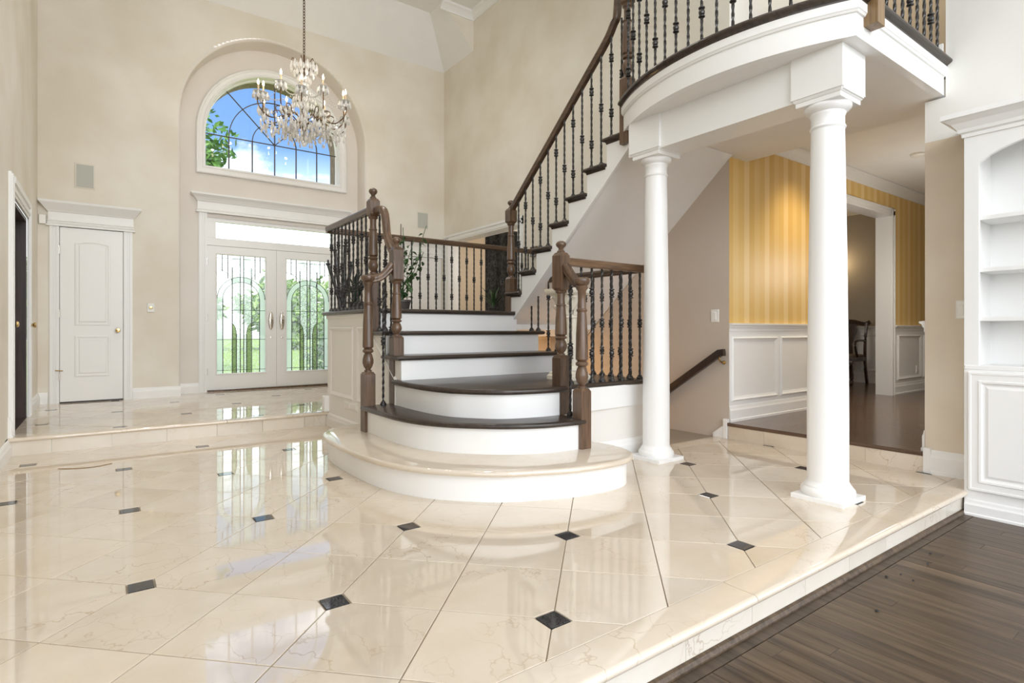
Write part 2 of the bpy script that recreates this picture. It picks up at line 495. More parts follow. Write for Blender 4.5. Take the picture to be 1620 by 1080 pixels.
def wloc(o):
    p = Vector((0, 0, 0))
    while o is not None: p = p + o.location; o = o.parent if o.parent is None or o.parent.type == 'EMPTY' else o.parent
    return p
_link = link
def link(name, me, mat, parent=None, smooth=False, bev=0.0, loc=None):
    """world coordinates, whatever the parent's place"""
    o = _link(name, me, mat, parent, smooth, bev, loc)
    if parent:
        q = parent; t = Vector((0, 0, 0))
        while q is not None:
            t = t + q.location + q.matrix_parent_inverse.translation; q = q.parent
        o.matrix_parent_inverse = Matrix.Translation(-t)
    return o
def ringframe(mb, poly, rg, fn):
    n = len(poly); vs = []; fs = []; m = len(rg)
    for ins, d in rg:
        for p in inset(poly, ins): vs.append(fn(p[0], p[1], d))
    for j in range(m):
        q = (j + 1) % m
        for i in range(n):
            k = (i + 1) % n
            fs.append((j * n + i, j * n + k, q * n + k, q * n + i))
    return mb.add(vs, fs)
def rect(u0, v0, u1, v1): return [(u0, v0), (u1, v0), (u1, v1), (u0, v1)]
def wy(Y): return lambda u, v, d: (u, Y - d, v)       # wall that faces -Y
def wyb(Y): return lambda u, v, d: (u, Y + d, v)      # wall that faces +Y
def wx(X): return lambda u, v, d: (X - d, u, v)       # wall that faces -X
def wxb(X): return lambda u, v, d: (X + d, u, v)      # wall that faces +X
PM = [(0, 0), (0, 0.007), (0.012, 0.014), (0.026, 0.009), (0.04, 0.004), (0.04, 0)]
def panel_mould(name, poly, fn, mat, parent, prof=PM):
    mb = MB(); ringframe(mb, poly, prof, fn); return mb.build(name, mat, parent)
BASE = [(0, 0), (0.024, 0), (0.024, 0.085), (0.018, 0.10), (0.014, 0.118), (0.006, 0.132), (0, 0.135)]
BASEH = [(0, 0), (0.03, 0), (0.03, 0.02), (0.024, 0.025), (0.024, 0.115), (0.016, 0.13), (0.014, 0.15), (0.005, 0.165), (0, 0.165)]
CROWN = [(0, 0.12), (0, 0), (0.012, 0.0), (0.016, 0.02), (0.03, 0.045), (0.06, 0.075), (0.085, 0.09), (0.09, 0.12)]
def baseboard(name, path, z, prof=BASE):
    o = MB().mould(path, prof, z).build(name, 'white'); return struct(o)

# ------------------------------------------------------------------ floors
ZE, ZF = 0.145, -0.145
def tile_floor(name, z, x0, y0, x1, y1, label, skip, hole=None):
    base = MB().box(x0, y0, z - 0.06, x1, y1, z - 0.006).build(name, 'grout')
    struct(base, label)
    T = 0.40333; H2 = 0.0935; q = math.sqrt(0.5)
    def xy(a, b): return ((a + b) * q, (a - b) * q)
    g = 0.0022; cc = 0.062
    i0 = int(((x0 + y0) * q - 1.946) / T) - 2; i1 = int(((x1 + y1) * q - 1.946) / T) + 2
    j0 = int(((x0 - y1) * q - 0.239) / T) - 2; j1 = int(((x1 - y0) * q - 0.239) / T) + 2
    def lay(poly, nm, mat):
        for a, b, c in ((-1, 0, -x0 - g), (1, 0, x1 - g), (0, -1, -y0 - g), (0, 1, y1 - g)):
            poly = clip(poly, a, b, c)
            if len(poly) < 3: return
        if abs(area(poly)) < 0.0004: return
        cx = sum(p[0] for p in poly) / len(poly); cy = sum(p[1] for p in poly) / len(poly)
        if skip(cx, cy): return
        if hole and max(p[0] for p in poly) > hole[0] and max(p[1] for p in poly) > hole[1]:
            poly = clip(poly, 0, 1, hole[1] - g) if cx > hole[0] - 0.4 else clip(poly, 1, 0, hole[0] - g)
            if len(poly) < 3 or abs(area(poly)) < 0.0004: return
        if area(poly) < 0: poly = poly[::-1]
        MB().rings(poly, [(0, z - 0.012), (0, z - 0.0015), (0.0015, z)]).build(nm, mat, base)
    for i in range(i0, i1):
        for j in range(j0, j1):
            a0, b0 = 1.946 + T * i + g, 0.239 + T * j + g
            a1, b1 = a0 + T - 2 * g, b0 + T - 2 * g
            pts = []
            for (a, b, ca, cb) in ((a0, b0, 1, 1), (a1, b0, -1, 1), (a1, b1, -1, -1), (a0, b1, 1, -1)):
                ii = i if ca > 0 else i + 1; jj = j if cb > 0 else j + 1
                if ii % 2 == 0 and jj % 2 == 1:      # a corner cut for the granite inset
                    k = cc + 0.003
                    e1 = (a + ca * k, b); e2 = (a, b + cb * k)
                    pts += [e2, e1] if (ca * cb > 0) else [e1, e2]
                else: pts.append((a, b))
            lay([xy(*p) for p in pts], 'marble_tile', 'marble')
    for i in range(i0, i1):
        for j in range(j0, j1):
            if i % 2 == 0 and j % 2 == 1:
                a, b = 1.946 + T * i, 0.239 + T * j; r = cc - 0.002
                lay([xy(a + r, b), xy(a, b + r), xy(a - r, b), xy(a, b - r)], 'granite_inset', 'granite')
    return base
def under_stairs(x, y): return x > 2.05 and y > 3.45 and x < 3.62
floor = tile_floor('floor', 0.0, -0.61, 1.315, 4.68, 5.95, 'cream marble foyer floor laid on the diagonal with black granite insets', under_stairs, (3.6, 3.03))
entry = tile_floor('floor', ZE, -0.61, 6.021, 4.69, 8.42, 'raised cream marble entry floor before the front doors', lambda x, y: False)
tn = MB().box(0.808, 8.42, ZE - 0.05, 3.297, 8.76, ZE).build('niche_slab', 'marble', entry)
# border slabs and bullnosed edge of the foyer floor, tiles of its face
def nose_slab(parent, x0, x1, yin, ytip, z, th=0.036, sgn=-1):
    """bullnosed marble slab whose nose points to -Y"""
    r = th / 2; prof = [(yin, z), (ytip + r, z)]
    prof += [(ytip + r - r * math.sin(a), z - r + r * math.cos(a)) for a in (0.5, 1.0, PI / 2, 2.1, 2.6)]
    prof += [(ytip + r, z - th), (yin, z - th)]
    return MB().prism([(x0, y, zz) for y, zz in prof], (x1 - x0, 0, 0)).build('border_slab', 'marble', parent, True)
xs = [-0.61, 0.645, 1.99, 3.335, 4.68]
for a, b in zip(xs, xs[1:]): nose_slab(floor, a + 0.0015, b - 0.0015, 1.313, 1.165, 0.0)
xs = [-0.61, -0.02, 0.385, 0.79, 1.19, 1.597, 2.0, 2.403, 2.81, 3.215, 3.62, 4.077, 4.48, 4.68]
for a, b in zip(xs, xs[1:]): MB().box(a + 0.001, 1.196, ZF, b - 0.001, 1.23, -0.037).build('riser_tile', 'marbleriser', floor)
xs = [-0.61, 0.95, 1.917]
for a, b in zip(xs, xs[1:]): nose_slab(entry, a + 0.0015, b - 0.0015, 6.02, 5.905, ZE, 0.034)
xs = [-0.61, -0.341, 0.06, 0.465, 0.869, 1.272, 1.674, 1.917]
for a, b in zip(xs, xs[1:]): MB().box(a + 0.0012, 5.935, 0, b - 0.0012, 5.965, ZE - 0.036).build('riser_tile', 'marbleriser', entry)
# border of the stairwell edge
MB().box(3.25, 3.032, -0.04, 4.68, 3.165, 0.0).build('border_slab', 'marble', floor)

def planks(name, z, x0, y0, x1, y1, wd, mat, label, lens, base_mat='black'):
    base = MB().box(x0, y0, z - 0.05, x1, y1, z - 0.008).build(name, base_mat)
    struct(base, label)
    x = x0; rnd = random.Random(5)
    while x < x1 - 0.004:
        w = min(wd, x1 - x); y = y0
        first = True
        while y < y1 - 0.01:
            L = min(rnd.uniform(*lens) * (rnd.uniform(0.3, 1) if first else 1), y1 - y); first = False
            MB().rings([(x + 0.0006, y + 0.0006), (x + w - 0.0006, y + 0.0006), (x + w - 0.0006, y + L - 0.0006), (x + 0.0006, y + L - 0.0006)],
                       [(0, z - 0.008), (0, z - 0.001), (0.001, z)]).build('floor_plank', mat, base)
            y += L
        x += w
    return base
fam = planks('floor', ZF, 0.9, 0.0, 4.40, 1.13, 0.083, 'plank', 'dark walnut plank floor of the family room, a step down from the marble', (0.6, 1.4))
MB().box(0.9, 1.132, ZF - 0.05, 4.40, 1.195, ZF + 0.001).build('header_plank', 'plank', fam)
MB().mould([(4.40, 1.195), (0.9, 1.195)], [(0, 0), (0.02, 0), (0.02, 0.008), (0.012, 0.02), (0, 0.024)], ZF).build('shoe_moulding', 'plank', fam)
struct(MB().box(-4.0, -5.0, ZF - 0.1, 4.7, 1.19, ZF - 0.052).build('floor', 'plank'), 'dark plank floor of the family room behind the viewer')
din = planks('floor', ZE, 4.72, 1.5, 10.05, 6.0, 0.083, 'plankred', 'red-brown plank floor of the dining room', (1.4, 3.0))
MB().prism([(4.66, 1.5, ZE - 0.03), (4.655, 1.5, ZE - 0.015), (4.66, 1.5, ZE), (4.72, 1.5, ZE), (4.72, 1.5, ZE - 0.03)], (0, 1.53, 0)).build('nosing', 'plankred', din)
ys = [1.5, 1.872, 2.277, 2.68, 3.03]
for a, b in zip(ys, ys[1:]): MB().box(4.665, a + 0.001, 0, 4.70, b - 0.001, ZE - 0.03).build('riser_tile', 'marble', din)
struct(MB().box(4.69, 6.2, ZE - 0.05, 8.0, 9.0, ZE).build('floor', 'marble'), 'marble floor of the side hall')

# ------------------------------------------------------------------ walls
YA, YN = 8.42, 8.75
ac, ar, az = 2.0525, 1.2445, 3.817          # niche arch
def arch(cx, cz, r, n=40, z0=None):
    """counter-clockwise outline, arch over a straight base"""
    pts = []
    if z0 is not None: pts += [(cx - r, z0), (cx + r, z0)]
    pts += [(cx + r * math.cos(PI * i / n), cz + r * math.sin(PI * i / n)) for i in range(n + 1)]
    return pts
wa = MB()
R0 = ar + 0.028
R1 = R0; R0 -= 0.001
wa.quad((-0.63, YA, ZE), (ac - R0, YA, ZE), (ac - R0, YA, 5.375), (-0.63, YA, 5.375))
wa.quad((ac + R0, YA, ZE), (4.70, YA, ZE), (4.70, YA, 5.375), (ac + R0, YA, 5.375))
ap = arch(ac, az, R0, 64)
for p, q in zip(ap, ap[1:]): wa.quad((p[0], YA, p[1]), (p[0], YA, 5.375), (q[0], YA, 5.375), (q[0], YA, p[1]))
struct(wa.build('wall_back', 'cream'), 'mottled cream plaster wall around the front entrance')
nr = MB()
ser = [(0.029, 0.0)] + [(0.029 * (1 - math.sin(t)), 0.029 * (1 - math.cos(t))) for t in (0.26, 0.52, 0.78, 1.05, 1.31, PI / 2)] + [(0, 0.33)]
outl = [(ac + ar, ZE)] + arch(ac, az, ar, 64) + [(ac - ar, ZE)]
def off(p, dr):
    if p[1] <= az: return (p[0] + (dr if p[0] > ac else -dr), p[1])
    k = (ar + dr) / ar; return (ac + (p[0] - ac) * k, az + (p[1] - az) * k)
n = len(outl); vs = []; fs = []
for dr, dy in ser:
    for p in outl: x, z = off(p, dr); vs.append((x, YA + dy, z))
for j in range(len(ser) - 1):
    for i in range(n - 1): fs.append((j * n + i, j * n + i + 1, (j + 1) * n + i + 1, (j + 1) * n + i))
struct(nr.add(vs, fs).build('wall_niche', 'niche', smooth=True), 'rounded reveal of the arched entrance niche')
wc, wz, wr = 2.064, 3.75, 0.93              # arched window hole
nb = MB()
nb.quad((0.80, YN, ZE), (1.12, YN, ZE), (1.12, YN, 2.56), (0.80, YN, 2.56))
nb.quad((3.02, YN, ZE), (3.31, YN, ZE), (3.31, YN, 2.56), (3.02, YN, 2.56))
nb.quad((0.80, YN, 2.56), (3.31, YN, 2.56), (3.31, YN, 3.21), (0.80, YN, 3.21))
nb.quad((0.80, YN, 3.21), (wc - wr, YN, 3.21), (wc - wr, YN, 5.40), (0.80, YN, 5.40))
nb.quad((wc + wr, YN, 3.21), (3.31, YN, 3.21), (3.31, YN, 5.40), (wc + wr, YN, 5.40))
wp = arch(wc, wz, wr)
for p, q in zip(wp, wp[1:]): nb.quad((p[0], YN, p[1]), (p[0], YN, 5.40), (q[0], YN, 5.40), (q[0], YN, p[1]))
struct(nb.build('wall_niche', 'niche'), 'pinkish cream back of the entrance niche')
XL = -0.61
lw = MB()
d0, d1, dz = 6.08, 7.30, 2.10
lw.quad((XL, 1.0, ZF), (XL, d0, ZF), (XL, d0, 5.95), (XL, 1.0, 5.95))
lw.quad((XL, d1, 0), (XL, YA, 0), (XL, YA, 5.95), (XL, d1, 5.95))
lw.quad((XL, d0, dz), (XL, d1, dz), (XL, d1, 5.95), (XL, d0, 5.95))
struct(lw.build('wall_left', 'cream'), 'cream plaster wall at the left side of the foyer')
XR = 4.69
wr_ = MB()
def qx(X, y0, z0, y1, z1): wr_.quad((X, y0, z0), (X, y1, z0), (X, y1, z1), (X, y0, z1))
qx(XR, 3.03, 2.60, 6.30, 5.95); qx(XR, 6.30, 2.47, 8.25, 5.95); qx(XR, 8.25, ZE, YA, 5.95); qx(XR, 5.95, ZE, 6.30, 2.60)
qx(XR, 5.2, 1.0, 5.95, 2.60)
wr_.poly([(XR, 3.03, 2.60), (XR, 5.2, 0.7), (XR, 5.2, 2.60)])
struct(wr_.build('wall_right', 'cream'), 'mottled cream plaster wall behind the upper stair flight')
tp = MB().poly([(4.685, 3.03, -1.7), (4.685, 5.95, -1.7), (4.685, 5.95, 0.7), (4.685, 5.0, 0.85), (4.685, 3.04, 2.60), (4.685, 3.03, 2.60)])
struct(tp.build('wall_stairwell', 'taupe'), 'taupe wall beside the stairs going down')
# wall between family room and dining room, end seen from the foyer
fw_ = MB()
fw_.box(4.68, 1.36, 2.315, 5.0, 1.495, 2.60)
fw_.quad((4.68, -5, 2.315), (4.68, 1.36, 2.315), (4.68, 1.36, 2.60), (4.68, -5, 2.60))
fw_.quad((4.68, -5, 2.60), (4.68, 1.375, 2.60), (4.68, 1.375, 5.95), (4.68, -5, 5.95))
struct(fw_.build('wall_family', 'greywhite'), 'pale white plaster wall above the built-in bookcase')
fb = MB().box(4.68, 1.10, ZF, 5.0, 1.495, 2.315)
struct(fb.build('wall_family', 'beige'), 'mottled beige wall strip between dining opening and bookcase')

# ceilings
ZC = 5.95
cl = MB()
cl.quad((-4, -9, ZC), (XR, -9, ZC), (XR, 7.48, ZC), (-4, 7.48, ZC))  # stretched unseen beyond the room behind to keep the sun out
cl.quad((-4, 7.48, ZC), (4.13, 7.48, ZC), (4.13, 7.86, ZC), (-4, 7.86, ZC))
struct(cl.build('ceiling', 'ceiling'), 'flat white foyer ceiling')
sl = MB().quad((-4, 7.86, ZC), (4.13, 7.86, ZC), (XR, YA, 5.375), (-4, YA, 5.375))
sl.quad((4.13, 7.86, ZC), (4.13, 7.48, ZC), (XR, 7.48, 5.375), (XR, YA, 5.375))
struct(sl.build('ceiling', 'ceiling'), 'sloped white ceiling over the entrance')
struct(MB().poly([(XR, 7.48, 5.375), (4.13, 7.48, ZC), (XR, 7.48, ZC)]).build('wall_gable', 'cream'), 'small triangular wall under the sloped ceiling')
struct(MB().mould([(XR, 1.4), (XR, 7.48), (4.1, 7.48)], CROWN, ZC - 0.12).build('trim_1', 'white'), 'white crown moulding at the foyer ceiling')
# baseboards
baseboard('baseboard_back', [(1.0 - 0.19, YA), (0.295, YA)], ZE)
baseboard('baseboard_back', [(1.06, YN), (0.81, YN)], ZE)
baseboard('baseboard_back', [(-0.52, YA), (XL, YA), (XL, 7.43)], ZE)
baseboard('baseboard_left', [(XL, 5.95), (XL, 1.3)], 0.0)
baseboard('baseboard_left', [(XL, 5.955), (XL, 5.93)], ZE, BASEH)
baseboard('baseboard_back', [(4.69, YA), (4.66, YA)], ZE)
baseboard('baseboard_family', [(4.68, 1.20), (4.68, 1.455)], 0.0, BASEH)

# ------------------------------------------------------------------ arched window
win = empty('window_1', (wc, YN, 3.2)); struct(win, 'arched window with thin bronze muntins high over the front doors')
cas = MB()
op = arch(wc, wz, 1.042, 48, 3.155)
ringframe(cas, op, [(0, 0), (0, 0.035), (0.012, 0.045), (0.03, 0.045), (0.036, 0.032), (0.075, 0.026), (0.085, 0.034), (0.10, 0.034), (0.112, 0.02), (0.112, -0.11), (0.10, -0.12), (0.0, -0.12)], wy(YN))
cas.build('casing', 'white', win, True)
fr = MB(); ringframe(fr, arch(wc, wz, 0.945, 48, 3.235), [(0, -0.085), (0.028, -0.085), (0.034, -0.095), (0.034, -0.13), (0, -0.13)], wy(YN)); fr.build('sash', 'white', win, True)
# panes: five below the bar, the fan above in sectors
YG = YN + 0.108
def pane(poly):
    MB().poly([(x, YG, z) for x, z in poly]).build('glass_pane', 'glass', win)
gx = [wc - 0.91, wc - 0.617, wc - 0.308, wc, wc + 0.308, wc + 0.617, wc + 0.91]
for a, b in zip(gx, gx[1:]): pane([(a, 3.26), (b, 3.26), (b, 3.745), (a, 3.745)])
def sector(r0, r1, a0, a1, n=10):
    o_ = [(wc + r1 * math.cos(a0 + (a1 - a0) * i / n), 3.745 + r1 * math.sin(a0 + (a1 - a0) * i / n)) for i in range(n + 1)]
    i_ = [(wc + r0 * math.cos(a1 + (a0 - a1) * i / n), 3.745 + r0 * math.sin(a1 + (a0 - a1) * i / n)) for i in range(n + 1)] if r0 else [(wc, 3.745)]
    return o_ + i_
for k in range(4):
    for r0, r1 in ((0, 0.308), (0.308, 0.617), (0.617, 0.91)): pane(sector(r0, r1, PI / 4 * k, PI / 4 * (k + 1)))
def bar(path, w=0.0085): MB().sweep([(-w, -0.006), (w, -0.006), (w, 0.006), (-w, 0.006)], [(x, YG - 0.006, z) for x, z in path]).build('muntin', 'muntin', win)
for dx in (-0.617, -0.308, 0, 0.308, 0.617): bar([(wc + dx, 3.26), (wc + dx, 3.745)])
bar([(wc - 0.915, 3.745), (wc + 0.915, 3.745)]); bar([(wc, 3.745), (wc, 4.66)])
for s_ in (-1, 1): bar([(wc, 3.745), (wc + s_ * 0.645, 4.39)])
for r in (0.308, 0.617): bar([(wc + r * math.cos(PI * i / 24), 3.745 + r * math.sin(PI * i / 24)) for i in range(25)])
# brick arch of the porch outside
br = MB()
bo = arch(wc, wz, 0.93, 40, 3.18); yy0, yy1 = YN + 0.13, YN + 0.42
for i in range(len(bo)):
    p, q = bo[i], bo[(i + 1) % len(bo)]
    br.quad((p[0], yy0, p[1]), (q[0], yy0, q[1]), (q[0], yy1, q[1]), (p[0], yy1, p[1]))
struct(br.build('wall_porch', 'brick'), 'brown brick reveal outside the arched window')

# ------------------------------------------------------------------ front double door
fd = empty('door_1', (2.071, YN, ZE)); struct(fd, 'white double front door with leaded arched glass under a transom')
ent = [(0, 0), (0.03, 0), (0.03, 0.012), (0.02, 0.026), (0.024, 0.04), (0.012, 0.05), (0.012, 0.145), (0.022, 0.155), (0.028, 0.17), (0.05, 0.20), (0.078, 0.222), (0.092, 0.232), (0.095, 0.255), (0, 0.262)]
MB().mould([(3.075, YN), (3.075, YN - 0.02), (1.05, YN - 0.02), (1.05, YN)], ent, 2.617).build('entablature', 'white', fd)
for x0 in (1.054, 2.987):
    k = MB()
    for a, b, d in ((0.0, 0.101, 0.018), (0.008, 0.035, 0.028), (0.045, 0.06, 0.024), (0.07, 0.093, 0.028)):
        k.box(x0 + a, YN - d, ZE, x0 + b, YN + 0.03, 2.617)
    k.build('casing', 'white', fd)
k = MB(); YD = YN + 0.02
k.box(1.15, YD - 0.005, ZE, 1.157, YD + 0.08, 2.617); k.box(2.985, YD - 0.005, ZE, 2.992, YD + 0.08, 2.617)
k.box(1.15, YD - 0.005, 2.178, 2.992, YD + 0.06, 2.285); k.box(1.15, YD - 0.005, 2.51, 2.992, YD + 0.06, 2.62)
k.box(1.15, YD - 0.005, 2.285, 1.272, YD + 0.06, 2.51); k.box(2.87, YD - 0.005, 2.285, 2.992, YD + 0.06, 2.51)
k.build('frame', 'white', fd, bev=0.003)
MB().box(1.272, YD + 0.03, 2.285, 2.87, YD + 0.034, 2.51).build('transom_pane', 'glass', fd)
MB().box(1.12, YD - 0.03, ZE, 3.02, YD + 0.10, ZE + 0.022).build('threshold', 'newel', fd)
def leaf(x0, x1, gx0, hside):
    z0, z1 = 0.172, 2.174; gz0, gz1 = 0.392, 2.058; gw = 0.634; gx1 = gx0 + gw
    lf = MB()
    lf.box(x0, YD, z0, gx0, YD + 0.045, z1); lf.box(gx1, YD, z0, x1, YD + 0.045, z1)
    lf.box(gx0, YD, z0, gx1, YD + 0.045, gz0); lf.box(gx0, YD, gz1, gx1, YD + 0.045, z1)
    L = lf.build('door_leaf', 'white', fd)
    m_ = MB(); ringframe(m_, rect(gx0 - 0.018, gz0 - 0.018, gx1 + 0.018, gz1 + 0.018), [(0, 0), (0, 0.006), (0.009, 0.01), (0.018, 0.004), (0.018, 0)], wy(YD)); m_.build('glazing_bead', 'white', L)
    yg = YD + 0.02
    def u(t): return gx0 + gw * t
    def v(t): return gz0 + (gz1 - gz0) * t
    def flat(nm, mat, pts, dy): MB().poly([(u(a), yg - dy, v(b)) for a, b in pts]).build(nm, mat, L)
    asp = (gz1 - gz0) / gw
    def arc(cu, cv, r, a0, a1, n=14): return [(cu + r * math.cos(a0 + (a1 - a0) * i / n), cv + r * math.sin(a0 + (a1 - a0) * i / n) / asp) for i in range(n + 1)]
    flat('glass_pane', 'water_glass', [(0, 0), (1, 0), (1, 1), (0, 1)], 0)
    # frosted arched band
    o1 = [(1, 0.0)] + arc(0.5, 0.63, 0.5, 0, PI) + [(0, 0.0)]
    i1 = [(0.12, 0.0)] + arc(0.5, 0.63, 0.38, PI, 0) + [(0.88, 0.0)]
    flat('glass_band', 'frost_glass', o1 + i1, 0.002)
    for a, b in ((0.31, 0.475), (0.545, 0.71)): flat('glass_strip', 'swirl_glass', [(a, 0.0), (b, 0.0), (b, 0.99), (a, 0.99)], 0.001)
    flat('glass_strip', 'dark_glass', [(0.30, 0), (0.395, 0), (0.395, 0.33)] + [(0.385, 0.37), (0.36, 0.40), (0.30, 0.43)], 0.003)
    flat('glass_strip', 'dark_glass', [(0.70, 0), (0.605, 0), (0.605, 0.33)] + [(0.615, 0.37), (0.64, 0.40), (0.70, 0.43)], 0.003)
    cm = MB()
    def came(pts, w=0.0055): cm.sweep([(-w, -0.003), (w, -0.003), (w, 0.003), (-w, 0.003)], [(u(a), yg - 0.006, v(b)) for a, b in pts])
    for a, b0, b1 in ((0.12, 0, 0.63), (0.88, 0, 0.63), (0.31, 0, 0.9), (0.475, 0, 1), (0.545, 0, 1), (0.71, 0, 0.9), (0.22, 0.80, 1), (0.78, 0.80, 1), (0.11, 0.86, 1), (0.89, 0.86, 1), (0.395, 0, 0.33), (0.605, 0, 0.33)): came([(a, b0), (a, b1)])
    for b in (0.025, 0.285, 0.535, 0.972): came([(0, b), (1, b)])
    came(arc(0.5, 0.63, 0.495, 0, PI, 20), 0.007); came(arc(0.5, 0.63, 0.38, 0, PI, 20))
    came(arc(0.0, 0.76, 0.31, 0, PI / 2)); came(arc(1.0, 0.76, 0.31, PI / 2, PI))
    for s_ in (0, 1):
        pts = [(0.12, 0.435), (0.25, 0.432), (0.33, 0.415), (0.375, 0.385), (0.395, 0.33)]
        came(pts if not s_ else [(1 - a, b) for a, b in pts])
    cm.build('leading', 'iron', L)['kind'] = 'stuff'
    hx = x1 - 0.075 if hside > 0 else x0 + 0.075
    hp = MB().lathe([(0.0, -0.004), (0.9, -0.004), (1.0, 0.0), (0.9, 0.006), (0.55, 0.010), (0.0, 0.012)], (0, 0, 0), 24).build('handle_plate', 'chrome', L, True); hp.rotation_euler = (PI / 2, 0, 0); hp.scale = (0.036, 0.135, 1); hp.location = (hx, YD - 0.004, 1.14)
    MB().tube([(hx, YD, 1.20), (hx, YD - 0.045, 1.20), (hx, YD - 0.055, 1.16), (hx, YD - 0.05, 1.10), (hx, YD, 1.08)], 0.009).build('handle', 'chrome', L, True)
    kh = MB().lathe([(0.012, 0), (0.012, 0.006), (0.0, 0.008)], (0, 0, 0), 12).build('keyhole', 'chrome', L); kh.rotation_euler = (PI / 2, 0, 0); kh.location = (hx, YD, 0.89)
    ex = x0 if hside > 0 else x1
    for z in (0.42, 1.17, 1.95): MB().lathe([(0.008, -0.045), (0.008, 0.045)], (ex, YD - 0.008, z), 10).build('hinge', 'chrome', L)
leaf(1.158, 2.0695, 1.283, 1)
leaf(2.0725, 2.984, 2.215, -1)

# ------------------------------------------------------------------ closet doors in the back wall
def closet(cx, name, hand, label):
    D = empty(name, (cx, YA, ZE)); struct(D, label)
    hw = 0.306
    ent2 = [(0, 0), (0.03, 0), (0.03, 0.012), (0.018, 0.02), (0.026, 0.035), (0.014, 0.05), (0.022, 0.062), (0.012, 0.07), (0.012, 0.16), (0.022, 0.168), (0.028, 0.18), (0.052, 0.21), (0.08, 0.245), (0.092, 0.26), (0.096, 0.285), (0, 0.30)]
    MB().mould([(cx + hw + 0.092, YA), (cx + hw + 0.092, YA - 0.02), (cx - hw - 0.092, YA - 0.02), (cx - hw - 0.092, YA)], ent2, 2.21).build('entablature', 'white', D)
    for x0 in (cx - hw - 0.094, cx + hw + 0.002):
        k = MB()
        for a, b, d in ((0, 0.092, 0.018), (0.006, 0.03, 0.03), (0.04, 0.053, 0.025), (0.063, 0.086, 0.03)): k.box(x0 + a, YA - d, ZE, x0 + b, YA, 2.21)
        k.build('casing', 'white', D)
    MB().box(cx - hw, YA - 0.004, ZE, cx + hw, YA - 0.002, 2.21).build('gap_shade', 'black', D)  # black sheet put in for the shade in the gap around the leaf
    L = MB().box(cx - hw + 0.003, YA - 0.022, ZE + 0.016, cx + hw - 0.003, YA - 0.005, 2.203).build('door_leaf', 'white', D, bev=0.002)
    fy = YA - 0.022; u0, u1 = cx - 0.167, cx + 0.177
    top = [(u0, 1.055), (u1, 1.055), (u1, 2.03)] + [(u0 + (u1 - u0) * t, 2.03 + 0.03 * math.sin(PI * t)) for t in (0.85, 0.7, 0.5, 0.3, 0.15)] + [(u0, 2.03)]
    for nm, pl in (('door_panel', top), ('door_panel', rect(u0, 0.445, u1, 0.936))):
        p = MB(); ringframe(p, pl, [(0, 0), (0.006, 0.007), (0.018, 0.008), (0.026, 0.002), (0.038, 0.002), (0.05, 0.009), (0.05, 0)], wy(fy))
        p.poly([(a, fy - 0.009, b) for a, b in inset(pl, 0.05)]); p.build(nm, 'white', L)
    kx = cx + hand * (hw - 0.055)
    kb = MB().lathe([(0.026, 0), (0.026, 0.004), (0.012, 0.008), (0.009, 0.03), (0.022, 0.04), (0.027, 0.052), (0.022, 0.064), (0.0, 0.068)], (0, 0, 0), 18).build('knob', 'brass', L, True)
    kb.rotation_euler = (PI / 2, 0, 0); kb.location = (kx, fy, 0.998)
    for z in (0.46, 1.195, 1.938): MB().lathe([(0.007, -0.045), (0.007, 0.045)], (cx - hand * (hw + 0.003), fy - 0.006, z), 10).build('hinge', 'chrome', L)
    return D, L
D2, L2 = closet(-0.107, 'door_2', 1, 'white two-panel closet door under a moulded entablature, left of the entrance')
MB().tube([(-0.45, 8.385, 0.53), (-0.38, 8.36, 0.525)], 0.006).build('door_stop', 'brass', L2)
closet(4.22, 'door_4', -1, 'white closet door seen through the landing balusters')
# dark door in the left wall
D3 = empty('door_3', (XL, 6.7, ZE)); struct(D3, 'dark mahogany door in the left wall with white casing')
for y0, y1 in ((5.965, d0), (d1, 7.42)):
    k = MB()
    for a, b, d in ((0, 1, 0.020), (0.08, 0.3, 0.03), (0.7, 0.95, 0.03)): k.box(XL, y0 + (y1 - y0) * a, ZE, XL + d, y0 + (y1 - y0) * b, 2.265 if a == 0 else 2.25)
    k.build('casing', 'white', D3)
k = MB().box(XL, d0, dz, XL + 0.02, d1, 2.265); k.box(XL, d0, dz + 0.03, XL + 0.03, d1, dz + 0.06); k.box(XL, d0, 2.20, XL + 0.034, d1, 2.25); k.build('head_casing', 'white', D3)
MB().box(XL - 0.16, d1 - 0.035, ZE, XL - 0.002, d1, dz).build('door_jamb', 'darkdoor', D3)
MB().box(XL - 0.16, d0, dz - 0.035, XL - 0.002, d1, dz).build('door_jamb', 'darkdoor', D3)
MB().box(XL - 0.16, d0, ZE, XL - 0.002, d0 + 0.035, dz).build('door_jamb', 'darkdoor', D3)
lf = MB().box(XL - 0.17, d0, ZE + 0.005, XL - 0.10, d1 - 0.036, dz - 0.03)
for y0 in (6.2, 6.75):
    ringframe(lf, rect(y0, 0.4, y0 + 0.4, 1.0), PM, wxb(XL - 0.10)); ringframe(lf, rect(y0, 1.15, y0 + 0.4, 1.95), PM, wxb(XL - 0.10))
L3 = lf.build('door_leaf', 'darkdoor', D3)
for y, dx in ((6.33, -0.01), (7.33, 0.03)):
    kb = MB().lathe([(0.026, 0), (0.026, 0.004), (0.011, 0.008), (0.008, 0.035), (0.022, 0.045), (0.027, 0.057), (0.022, 0.07), (0.0, 0.074)], (0, 0, 0), 16).build('knob', 'brass', L3, True)
    kb.rotation_euler = (0, PI / 2, 0); kb.location = (XL + dx - 0.03, y, 1.05)
MB().box(-1.2, d0 - 0.3, ZE - 0.03, XL, d1 + 0.3, ZE + 0.001).build('sill', 'darkdoor', D3)
